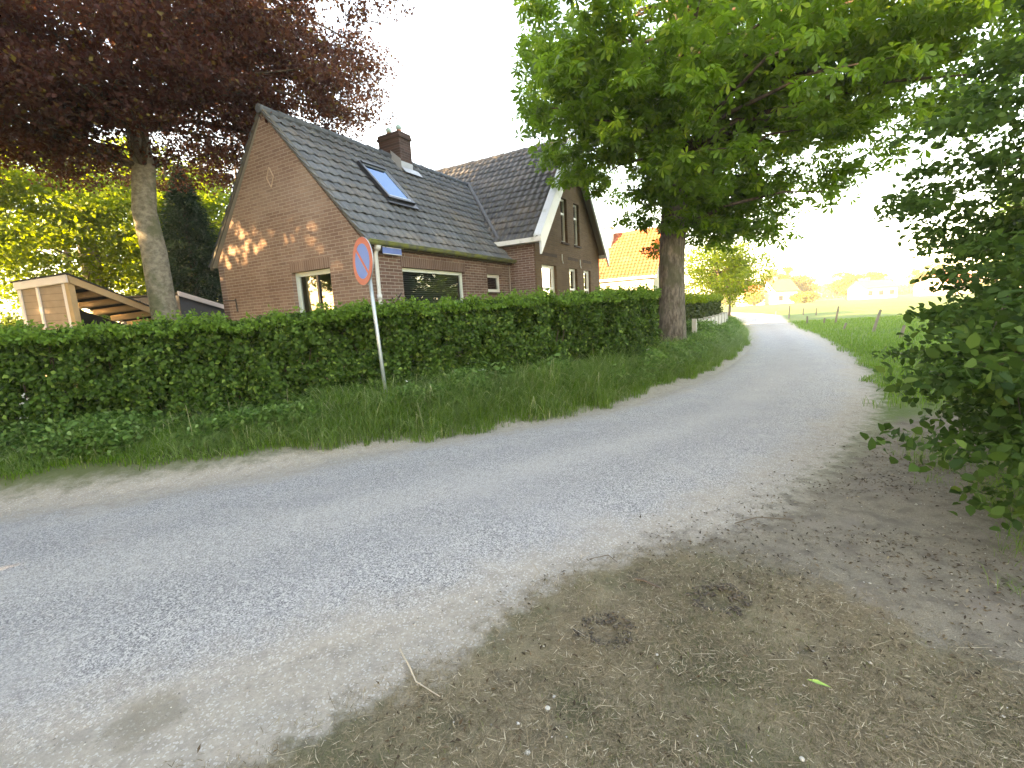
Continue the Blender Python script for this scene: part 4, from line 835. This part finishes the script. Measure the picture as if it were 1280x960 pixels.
for k in range(9): tip = Vector((rg.normal(0, .12), rg.normal(0, .05), .78 + rg.normal(0, .05))); mb.tube([(0, 0, 0), tip * .6, tip], .004, 4, cap=False); FP = np.array([np.array(tip) + rg.normal(0, .008, 3) for _ in range(5)]); leaves('flower', FP, rand_dirs(5, 1, rg), np.full(5, .024), M['petal'], pf, 'quad', rg, 1.0, .05)
mb.build('stem', M['leaf_weed'], pf)

# ------------------------------------------------------------------ concrete fence, field posts
M['concrete'] = plain('fence_concrete', (.46, .45, .41), .9, var=.15, scale=8, bump=.3, dirt=(.27, .28, .22))
fa, fb_ = Vector((5.15, 12.95, 0)), Vector((9.75, 20.9, 0)); fd = (fb_ - fa).normalized(); fa = fa + Vector((0, 0, .22)); fence = empty('concrete_fence', fa, math.atan2(fd.y, fd.x), label='low pale concrete fence in front of the dark hedge right of the chestnut trunk', cat='fence')
FL = (fb_ - fa).length; npst = 9
for i in range(npst):
    x = FL * i / (npst - 1); b = MB(); b.box((x - .055, -.055, -.1), (x + .055, .055, .92 + random.uniform(-.02, .03))); b.build('post', M['concrete'], fence)
    if i < npst - 1:
        x1 = FL * (i + 1) / (npst - 1)
        if i == 0:
            for j in range(8): xx = x + .1 + j * .11; b = MB(); b.box((xx, -.015, .05), (xx + .055, .015, .80)); b.build('picket', M['concrete'], fence)
            b = MB(); b.box((x + .056, .016, .60), (x1 - .056, .04, .66)); b.build('rail', M['concrete'], fence)
        else:
            for z0, z1 in ((.02, .41), (.415, .84)): b = MB(); b.box((x + .056, -.02, z0), (x1 - .056, .02, z1)); b.build('board', M['concrete'], fence)
M['post_wood'] = plain('field_post_wood', (.17, .15, .12), .9, var=.3, scale=10, bump=.4)
posts = [(13.67,16.18,.42,.25,'short stub leaning right, nearest and rightmost of the field posts'),(15.04,19.19,.90,.30,'tall post leaning right, tallest in the field'),
 (15.43,21.43,.30,.35,'pale short leaning post between the tall leaning one and the thin one'),(18.73,26.71,.95,.16,'thin tall upright post in the middle of the field row'),
 (18.5,27.33,.30,.1,'small dark stub just left of the thin tall post'),(18.14,28.32,.42,0,'short dark stub close to the road verge'),
 (21.83,36.34,.95,.05,'reddish upright post at the far road bend'),(26.04,39.52,.6,.08,'faint far post at the shadow edge'),(25.94,41.08,.6,.0,'far upright post left of the shadow edge one'),(25.7,44.85,.35,0,'farthest tiny stub beside the road bend')]
for i, (x, y, hgt, ln, lab) in enumerate(posts):
    b = MB(); r0 = .055; b.tube([(0, 0, -.1), (ln * hgt * .5, 0, hgt * .5), (ln * hgt, 0, hgt)], [r0, r0 * .95, r0 * .85], 8, lump=.08); o = b.build('field_post', M['post_wood'], None, (x, y, 0)); tag(o, lab, 'post', 'wooden posts standing in the field')

# ------------------------------------------------------------------ trees in view
rg = np.random.default_rng(101)
def trunkline(x, y, h, n, bend=.02, seed=0, lean=(0, 0)):
    q = np.random.default_rng(seed); return [(x + lean[0] * h * (i / (n - 1)) + (q.normal(0, bend) if i > 1 else 0) * (i / n) * 3, y + lean[1] * h * (i / (n - 1)), -.1 + (h + .1) * i / (n - 1)) for i in range(n)]
# copper beech
TB = trunkline(-8.05, 11.1, 11.5, 14, .03, 2); rb = [.40, .32, .275, .26, .25, .235, .215, .20, .18, .16, .14, .11, .08, .04]
C = crown_clumps((-8.2, 11.6, 8.9), (6.0, 5.8, 3.9), 680, rg, .42, .47, .6, 4.9, 21)
C2 = crown_clumps((-4.9, 10.9, 8.1), (2.6, 3.0, 1.6), 80, rg, .5, .4, .8, 6.6, 22)
C3 = crown_clumps((-10.5, 10.5, 6.2), (4.0, 3.2, 1.3), 130, rg, .6, .3, .8, 5.0, 23)
C3b = crown_clumps((-9.0, 8.9, 6.4), (4.2, 2.4, 1.3), 150, rg, .6, .3, .8, 5.0, 24)
C3c = crown_clumps((-5.6, 11.8, 6.9), (2.2, 2.2, 1.3), 60, rg, .6, .3, .8, 5.6, 25)
tree('copper_beech', 'large copper beech with dark purple leaves and smooth grey trunk left of the brick house', 'tree', (-8.05, 11.1, 0), TB, rb, np.concatenate([C, C2, C3, C3b, C3c]), 165, .72, .30, .095, M['leaf_beech'], M['bark_beech'], 1, up=.7, droop=.25, nb=170, r0=.07, lump=.03, tn=20, aspect=.66)
# horse chestnut
TC = trunkline(4.22, 12.05, 9.5, 12, .04, 5, (.01, 0)); rc = [.46, .35, .31, .30, .31, .29, .30, .26, .22, .17, .12, .06]
C = crown_clumps((5.0, 11.4, 6.9), (4.9, 4.7, 3.5), 500, rg, .36, .40, .75, 3.3, 31)
C4 = crown_clumps((7.9, 10.2, 6.3), (3.1, 2.8, 1.8), 125, rg, .5, .25, .7, 3.4, 32)
C5 = crown_clumps((2.2, 10.6, 5.9), (2.2, 2.0, 1.6), 50, rg, .5, .2, .7, 4.2, 33)
C6b = crown_clumps((4.2, 11.0, 5.7), (2.0, 1.1, 2.0), 55, rg, .5, .2, .7, 3.7, 35)
C6 = crown_clumps((5.3, 12.5, 3.9), (2.0, 1.5, 1.1), 62, rg, .5, .2, .7, 2.6, 34)
CC = np.concatenate([C, C4, C5, C6, C6b]); CC = CC[CC[:, 0] > .045 * CC[:, 1] + .25]
tree('horse_chestnut', 'big horse chestnut with broad fingered leaves and rugged trunk beside the hedge end', 'tree', (4.22, 12.05, 0), TC, rc, CC, 25, .58, .36, .205, M['leaf_chestnut'], M['bark_chestnut'], 2, kind='palm', up=1.6, droop=.25, nb=130, r0=.07, lump=.07, tn=20)
# young elm bush at the right edge, close to the camera
TE = trunkline(5.6, 4.2, 5.5, 9, .12, 9); re_ = [.12, .10, .09, .085, .075, .065, .05, .04, .02]
C = crown_clumps((5.9, 4.6, 3.1), (2.6, 2.8, 3.1), 680, rg, .5, .43, 1.3, .25, 41)
C7 = crown_clumps((4.3, 4.5, .95), (1.1, 1.6, .8), 80, rg, .5, .42, 1.5, .22, 42)
C9 = crown_clumps((3.7, 3.1, .95), (1.6, 1.5, 1.0), 170, rg, .45, .22, 1.3, .12, 44); C9 = C9[(C9[:, 0] / C9[:, 1] > np.interp(C9[:, 2], [.1, .35, .8], [1.0, .93, .93])) & (np.hypot(C9[:, 0], C9[:, 1]) > 3.05)]
C8 = crown_clumps((5.0, 5.9, 2.7), (1.0, .9, .6), 22, rg, .5, .3, 1.3, 1.3, 43)
CE = np.concatenate([C, C7, C8]); CE = CE[CE[:, 0] / CE[:, 1] > .06 + np.interp(CE[:, 2], [.2, .35, .55, 1.0, 1.5, 2.0, 2.6, 3.2, 3.9, 4.6], [1.0, .95, .78, .80, .84, .82, .76, .84, .93, 1.05])]; CE = CE[(CE[:, 2] < 1.9) | (CE[:, 0] / CE[:, 1] > .93) | (rg.random(len(CE)) < .6)]; CE = CE[(CE[:, 2] > 1.7) | (CE[:, 0] / CE[:, 1] > 1.0) | (rg.random(len(CE)) < .32)]; CE = np.concatenate([CE, C9])
tree('elm_bush', 'tall loose dark green elm bush filling the right edge beside the bare dirt', 'bush', (5.6, 4.2, 0), TE, re_, CE, 70, .34, .22, .074, M['leaf_elm'], M['bark_dark'], 3, shape='hex', up=1.0, droop=.35, nb=200, r0=.016, tn=8, aspect=.66)
# lit trees behind on the left
def simple_tree(name, label, x, y, h, cr, cz, rz_, lm, seed, n=170, per=120, size=.19, cat='tree', group=None, gap=.33, zmin=None, tr=.18, up=.8, clr=.9):
    q = np.random.default_rng(seed); C = crown_clumps((x, y, cz), (cr, cr, rz_), n, q, .4, gap, .45, zmin, seed)
    return tree(name, label, cat, (x, y, 0), trunkline(x, y, h, 8, .05, seed), [tr * 1.3, tr, tr * .95, tr * .85, tr * .7, tr * .55, tr * .35, tr * .15], C, per, clr, .5, size, lm, M['bark_dark'] if tr < .3 else M['bark_beech'], seed + 7, group=group, nb=26, r0=.05, up=up)
bgt = 'sunlit trees behind the shed'
simple_tree('maple_tree', 'sunlit yellow-green maple at the far left behind the shed', -19.5, 17.5, 9, 4.2, 5.8, 3.2, M['leaf_lime'], 201, group=bgt, n=120, zmin=2.4)
simple_tree('maple_tree', 'yellow-green maple with a thick sunlit trunk between the shed and the beech trunk', -17.6, 20.5, 11, 4.0, 6.6, 3.6, M['leaf_lime'], 202, group=bgt, n=115, tr=.42, zmin=3.6)
simple_tree('maple_tree', 'bright green maple seen just right of the beech trunk', -13.2, 19.5, 9, 3.2, 6.2, 3.0, M['leaf_lime'], 203, group=bgt, n=90, zmin=2.6)
simple_tree('maple_tree', 'tall shaded green tree far behind the shed', -24.5, 27, 14, 5.5, 8.0, 5.0, M['leaf_mid'], 204, group=bgt, n=240, per=90, size=.2)
simple_tree('maple_tree', 'mid green tree behind the house gable and the shed', -14.5, 27, 12, 4.2, 6.0, 4.0, M['leaf_mid'], 205, group=bgt, n=200, per=90, size=.2)
simple_tree('maple_tree', 'green leafy tree filling the gap behind the house gable', -10.0, 23.5, 9, 3.2, 5.2, 3.6, M['leaf_mid'], 206, group=bgt, n=170, per=100, size=.2, zmin=1.0)
simple_tree('maple_tree', 'bright green tree behind the dark spruce', -15.8, 23.0, 10, 3.4, 5.6, 4.0, M['leaf_lime'], 207, group=bgt, n=130, per=100, size=.2, zmin=1.0)
# dark spruce beside the gable
def conifer(x, y, h, r, label, seed):
    q = np.random.default_rng(seed); root = empty('spruce_tree', (x, y, 0), label=label, cat='tree'); mb = MB(); mb.tube([(0, 0, -.1), (0, 0, h * .5), (0, 0, h)], [.16, .1, .02], 8); mb.build('trunk', M['bark_dark'], root)
    n = 42000; zz = h * (1 - q.random(n) ** .6) ; lay = np.floor(zz * 3.2) / 3.2; a = q.random(n) * 6.283; bumpy = 1 + .22 * np.sin(a * 5 + lay * 7) ; rr = r * (1 - zz / h) ** .8 * bumpy * q.random(n) ** .45; P = np.stack([rr * np.cos(a), rr * np.sin(a), zz - rr * .25], 1)
    T = np.stack([np.cos(a), np.sin(a), -.4 + 0 * a], 1) + q.normal(0, .3, (n, 3)); leaves('crown', P, rand_dirs(n, 1.2, q), q.uniform(.10, .2, n), M['leaf_spruce'], root, 'quad', q, .28, .1, T=T); return root
conifer(-11.2, 17.2, 7.4, 2.0, 'dark blue-green spruce against the left wall of the house gable', 301)
conifer(-12.8, 24.0, 8.5, 2.2, 'second dark spruce farther back beside the gable', 302)
# shrubs under the trees behind the shed
for i, (x, y, h_, lab) in enumerate([(-21, 14.2, 2.6, 'green shrub at the left edge beside the shed end wall'), (-17.5, 17.0, 2.6, 'dark shrub directly behind the shed roof'), (-14, 16.8, 2.4, 'low shrub behind the shed, right of the beech trunk'), (-24.5, 18, 3.2, 'large shrub at the far left behind the shed'), (-13.8, 11.4, 1.9, 'leafy shrub just left of the shed end wall')]):
    simple_tree('garden_shrub', lab, x, y, h_ * .8, h_ * .95, h_ * .52, h_ * .52, M['leaf_mid'] if i % 2 else M['leaf_hedge'], 220 + i, n=110, per=110, size=.12, cat='shrub', tr=.06, gap=.15, zmin=.1, group='shrubs round the shed', clr=.5)
# yellow-lit tree and bushes behind the dark hedge
simple_tree('garden_tree', 'yellow-green sunlit garden tree over the dark hedge, right of the chestnut trunk', 12.5, 28.0, 4.6, 3.0, 3.3, 1.9, M['leaf_lime'], 231, n=120, per=120, size=.14, tr=.12)
simple_tree('garden_tree', 'reddish brown small tree where the road bends away', 18.2, 38.5, 4.8, 1.6, 3.6, 1.7, leaf_mat('leaf_bronze', (.09, .05, .03), (.16, .10, .04), None, .4, .5, (.35, .2, .06), .2), 232, n=60, per=90, size=.16, tr=.1)
simple_tree('garden_shrub', 'pink flowering shrub in front of the orange roofed house', 7.6, 24.5, 1.7, 1.3, 1.2, .9, leaf_mat('leaf_rose', (.10, .16, .04), (.22, .26, .08), (.7, .35, .3), .4, .5, None, .2), 233, n=60, per=90, size=.10, cat='shrub', tr=.05, gap=.1)

# ------------------------------------------------------------------ orange-roofed house behind
h2 = empty('farm_house', (5.2, 31.6, 0), math.atan2(-3.5, 5.4), label='white house with orange tiled roof between the brick gable and the chestnut trunk', cat='house')
M['render'] = plain('white_render', (.66, .60, .52), .8, var=.08)
wall2d('wall', [(0, -.1), (4.6, -.1), (4.6, 3.45), (0, 3.45)], [(.6, 1.0, .9, 3.0), (2.0, 1.2, 3.2, 2.7)], M['render'], (0, 0, 0), 0, parent=h2)
wall2d('wall', [(0, -.1), (6, -.1), (6, 3.4), (3, 6.2), (0, 3.4)], [], M['render'], (0, 6, 0), -PI2, parent=h2)
wall2d('wall', [(0, -.1), (6, -.1), (6, 3.4), (3, 6.2), (0, 3.4)], [], M['render'], (4.6, .0, 0), PI2, parent=h2)
wall2d('wall', [(0, -.1), (4.6, -.1), (4.6, 3.4), (0, 3.4)], [], M['render'], (4.6, 6, 0), math.pi, parent=h2)
rr = pantiles('roof', (-.15, -.2, 3.42), (1, 0, 0), (0, 1, 1.0), 4.95, math.hypot(3.2, 3.2), M['tile_orange'], tw=.24, rh=.30, seed=9, parent=h2); pantiles('roof', (-.15, 6.2, 3.42), (1, 0, 0), (0, -1, 1.0), 4.95, math.hypot(3.2, 3.2), M['tile_orange'], tw=.3, rh=.33, seed=10, parent=h2)
ridge('ridge_tiles', (-.15, 3, 6.62), (4.8, 3, 6.62), M['tile_orange'], rr, .13)
b = MB(); b.box((-.2, -.28, 3.28), (4.85, -.2, 3.42)); b.build('gutter', M['white'], h2)
b = MB(); b.add([(-.15, -.2, 3.4), (-.15, 3, 6.55), (-.15, 6.2, 3.4), (4.8, -.2, 3.4), (4.8, 3, 6.55), (4.8, 6.2, 3.4)], [(0, 1, 4, 3), (1, 2, 5, 4)]); b.build('roof_boards', M['dark'], h2)
b = MB(); b.box((.35, 2.0, 5.0), (1.15, 2.6, 6.95)); b.box((.27, 1.92, 6.95), (1.23, 2.68, 7.03), 1); b.build('chimney', [M['render'], M['terracotta']], h2)
for x0, z0, x1, z1 in ((.6, 1.0, .9, 3.0), (2.0, 1.2, 3.2, 2.7)):
    b = MB(); b.box((x0, .08, z0), (x0 + .06, .14, z1)); b.box((x1 - .06, .08, z0), (x1, .14, z1)); b.box((x0 + .06, .08, z1 - .06), (x1 - .06, .14, z1)); b.box((x0 + .06, .08, z0), (x1 - .06, .14, z0 + .06)); wf = b.build('window', M['white'], h2)
    b = MB(); b.add([(x0 + .06, .11, z0 + .06), (x1 - .06, .11, z0 + .06), (x1 - .06, .11, z1 - .06), (x0 + .06, .11, z1 - .06)], [(0, 1, 2, 3)]); b.build('pane', M['glass'], wf)

# ------------------------------------------------------------------ far houses and trees across the field
def far_house(x, y, w_, d_, h_, rh_, rz, roofm, wallm, label, nw=3):
    root = empty('village_house', (x, y, 0), rz, label=label, cat='house', group='houses on the far side of the field')
    b = MB(); b.add([(0,0,-.1),(w_,0,-.1),(w_,d_,-.1),(0,d_,-.1),(0,0,h_),(w_,0,h_),(w_,d_,h_),(0,d_,h_),(0,d_/2,h_+rh_),(w_,d_/2,h_+rh_)], [(0,1,5,4),(1,2,6,9,5),(2,3,7,6),(3,0,4,8,7)]); b.build('wall', wallm, root)
    b = MB(); o_ = .4; k_ = rh_ / (d_ / 2)
    for s_ in (0, 1):
        ya = -o_ if s_ == 0 else d_ + o_; za = h_ - o_ * k_ + .05; b.add([(-o_, ya, za), (w_ + o_, ya, za), (w_ + o_, d_/2, h_ + rh_ + .05), (-o_, d_/2, h_ + rh_ + .05), (-o_, ya, za + .15), (w_ + o_, ya, za + .15), (w_ + o_, d_/2, h_ + rh_ + .2), (-o_, d_/2, h_ + rh_ + .2)], [(0,1,2,3),(4,5,6,7),(0,1,5,4),(1,2,6,5),(3,0,4,7)])
    rf = b.build('roof', roofm, root); b = MB(); b.box((w_ * .3, d_/2 - .4, h_ + rh_ - .5), (w_ * .3 + .8, d_/2 + .4, h_ + rh_ + 1.0)); b.build('chimney', M['brick'], rf)
    for i in range(nw):
        xx = w_ * (i + .5) / nw - .6; b = MB(); b.box((xx, -.05, .9), (xx + 1.2, .05, 2.2)); b.build('window', M['dark'], root)
    return root
M['roof_red'] = plain('far_roof_red', (.36, .10, .05), .8, var=.15); M['roof_pink'] = plain('far_roof_brown', (.17, .085, .08), .8, var=.15)
far_house(66, 130, 5, 7, 3.0, 2.6, -.1, M['roof_red'], M['render'], 'white village house with orange roof, leftmost across the field', 2)
far_house(73, 128, 6.5, 7, 3.6, 3.0, .1, M['roof_red'], M['render'], 'white village house with orange roof, second from the left across the field', 2)
far_house(84, 150, 10, 8, 3.0, 2.2, .0, M['roof_pink'], M['render'], 'pale low house in the middle of the far side of the field')
far_house(97.5, 128, 8.5, 7, 3.0, 1.9, -.05, M['roof_pink'], M['render'], 'long white house with brownish pink roof on the right across the field', 3)
far_house(116, 124, 10, 9, 3.2, 2.8, .1, M['roof_red'], M['render'], 'red roofed house half hidden by the elm bush branches', 3)
far_house(134, 118, 10, 9, 3.2, 2.8, .2, M['roof_red'], M['render'], 'red roofed house behind the elm bush, rightmost across the field', 3)
ft = 'trees on the far side of the field'
for i, (x, y, h_, cr, lab) in enumerate([(64, 138, 8.5, 3.5, 'pale yellow-green tree left of the white houses'), (71, 139, 7.5, 3.5, 'rounded tree between the two left white houses'), (80, 138, 11, 4.8, 'tallest yellow-green tree above the village houses'), (86.5, 138, 7.5, 3.6, 'broad tree behind the pale low house'),
   (101, 140, 8.6, 4.2, 'broad yellow-green tree behind the pink roofed house'), (108, 138, 8, 3.5, 'smaller tree at the right end of the pink roofed house'), (124, 138, 9, 6, 'far tree glimpsed through the elm bush branches'), (143, 130, 11, 7, 'far tree behind the elm bush near the right edge'), (76, 120, 2.6, 2.8, 'low yellow bush in front of the white houses'), (63, 120, 3.0, 2.0, 'low reddish bush in front of the leftmost white house')]):
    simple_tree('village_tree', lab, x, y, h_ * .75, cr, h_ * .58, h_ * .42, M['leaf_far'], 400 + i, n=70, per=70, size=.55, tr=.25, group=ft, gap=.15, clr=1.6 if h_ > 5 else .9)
n = 26000; q = np.random.default_rng(88); x = q.uniform(-150, 420, n); y = 240 + q.normal(0, 8, n) - (x - 60) * .12; hgt = 1.5 + 4 * vnoise(x, y * 0, .05, 3) + 2 * vnoise(x, y * 0, .2, 5)
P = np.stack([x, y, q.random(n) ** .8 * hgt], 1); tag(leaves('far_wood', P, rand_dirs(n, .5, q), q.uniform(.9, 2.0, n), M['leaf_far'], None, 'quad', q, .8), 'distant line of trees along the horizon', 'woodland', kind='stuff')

# ------------------------------------------------------------------ trees outside the frame that shade the road
gs = 'tall trees beside the road outside the view'
for i, (x, y, h_, cr, cz, rzz, lab) in enumerate([(-15.5, 2.2, 14, 4.6, 8.0, 6.6, 'tall oak left of the camera nearest the hedge'), (-15, -4.5, 15, 4.8, 8.0, 7.0, 'tall oak left of the camera beside the road'), (-14, -11.5, 15, 4.8, 8.2, 7.2, 'tall oak behind the camera beside the road'),
      (-21, -1.5, 17, 5.0, 9, 7.6, 'second row oak left of the camera'), (-24, 7.5, 13, 4.2, 8.5, 5.0, 'oak beyond the left frame edge level with the shed'), (-8, -9, 13, 4.2, 7.5, 6.4, 'broad oak close behind the camera'), (-16, 5.2, 6.6, 2.0, 4.2, 2.3, 'small oak added out of view to shade the lower gable'), (-10.5, -2.6, 12, 3.9, 6.6, 5.8, 'smaller oak added between the big ones to keep sun off the road')]):  # small and smaller oak added to block sun on gable and road
    simple_tree('oak_tree', lab, x, y, h_, cr, cz, rzz, M['leaf_mid'], 500 + i, n=330, per=60, size=.30, tr=.3, group=gs, gap=.12, zmin=.6, clr=1.1)
for i, (x, y, lab) in enumerate([(32, 12, 'sunlit tree beyond the field right of the frame'), (38, 20, 'second sunlit tree beyond the field right of the frame'), (30, 3, 'third sunlit tree right of the frame')]):
    simple_tree('oak_tree', lab, x, y, 9, 5, 4.6, 4.2, M['leaf_lime'], 520 + i, n=120, per=60, size=.34, tr=.25, group='sunlit trees right of the frame', gap=.2, clr=1.2)

simple_tree('oak_tree', 'dark bushy tree added right of the frame to darken the window reflection', 23.5, 17.0, 8, 3.3, 4.2, 3.9, M['leaf_elm'], 541, n=150, per=70, size=.3, tr=.25, gap=.1, zmin=.4, clr=1.0)  # unseen tree added for a dark zone in the big window's reflection

simple_tree('garden_shrub', 'low shrub added outside the view to block sun left of the camera', -9.2, -.6, 2.6, 2.1, 1.7, 1.7, M['leaf_mid'], 551, n=90, per=70, size=.2, cat='shrub', tr=.06, gap=.05, zmin=.1, clr=.7)  # unseen blocker added against sun patches on the road
simple_tree('garden_shrub', 'broad shrub added outside the view to block sun behind the camera', -7.5, -3.4, 2.8, 2.2, 1.8, 1.8, M['leaf_mid'], 552, n=90, per=70, size=.2, cat='shrub', tr=.06, gap=.05, zmin=.1, clr=.7)  # added out of view to close a sun gap under the oaks

simple_tree('garden_shrub', 'shrub added outside the view to block sun streaks left of the camera', -9.9, 2.2, 3.0, 1.6, 1.9, 1.9, M['leaf_mid'], 553, n=90, per=70, size=.2, cat='shrub', tr=.06, gap=.05, zmin=.1, clr=.6)  # added only to stop sun streaks at the left road edge

# ------------------------------------------------------------------ air volume added to imitate distant glare
hz = NT('glare_air'); pv = hz.n('ShaderNodeVolumePrincipled'); pv.inputs['Color'].default_value = (1.0, .98, .93, 1); pv.inputs['Density'].default_value = .00085; pv.inputs['Anisotropy'].default_value = 0.0
hz.t.links.new(pv.outputs[0], hz.out.inputs['Volume'])
b = MB(); b.box((-705, -305, -1.6), (905, 1205, 24)); tag(b.build('glare_volume', hz.m), 'added air volume imitating distant glare over the field', 'glare_volume', kind='stuff')

simple_tree('oak_tree', 'second dark bushy tree added right of the frame to darken the window reflection', 28.5, 24.0, 8, 3.0, 4.2, 3.9, M['leaf_elm'], 542, n=140, per=70, size=.3, tr=.25, gap=.1, zmin=.4, clr=1.0)  # added to extend the dark reflection across the big window
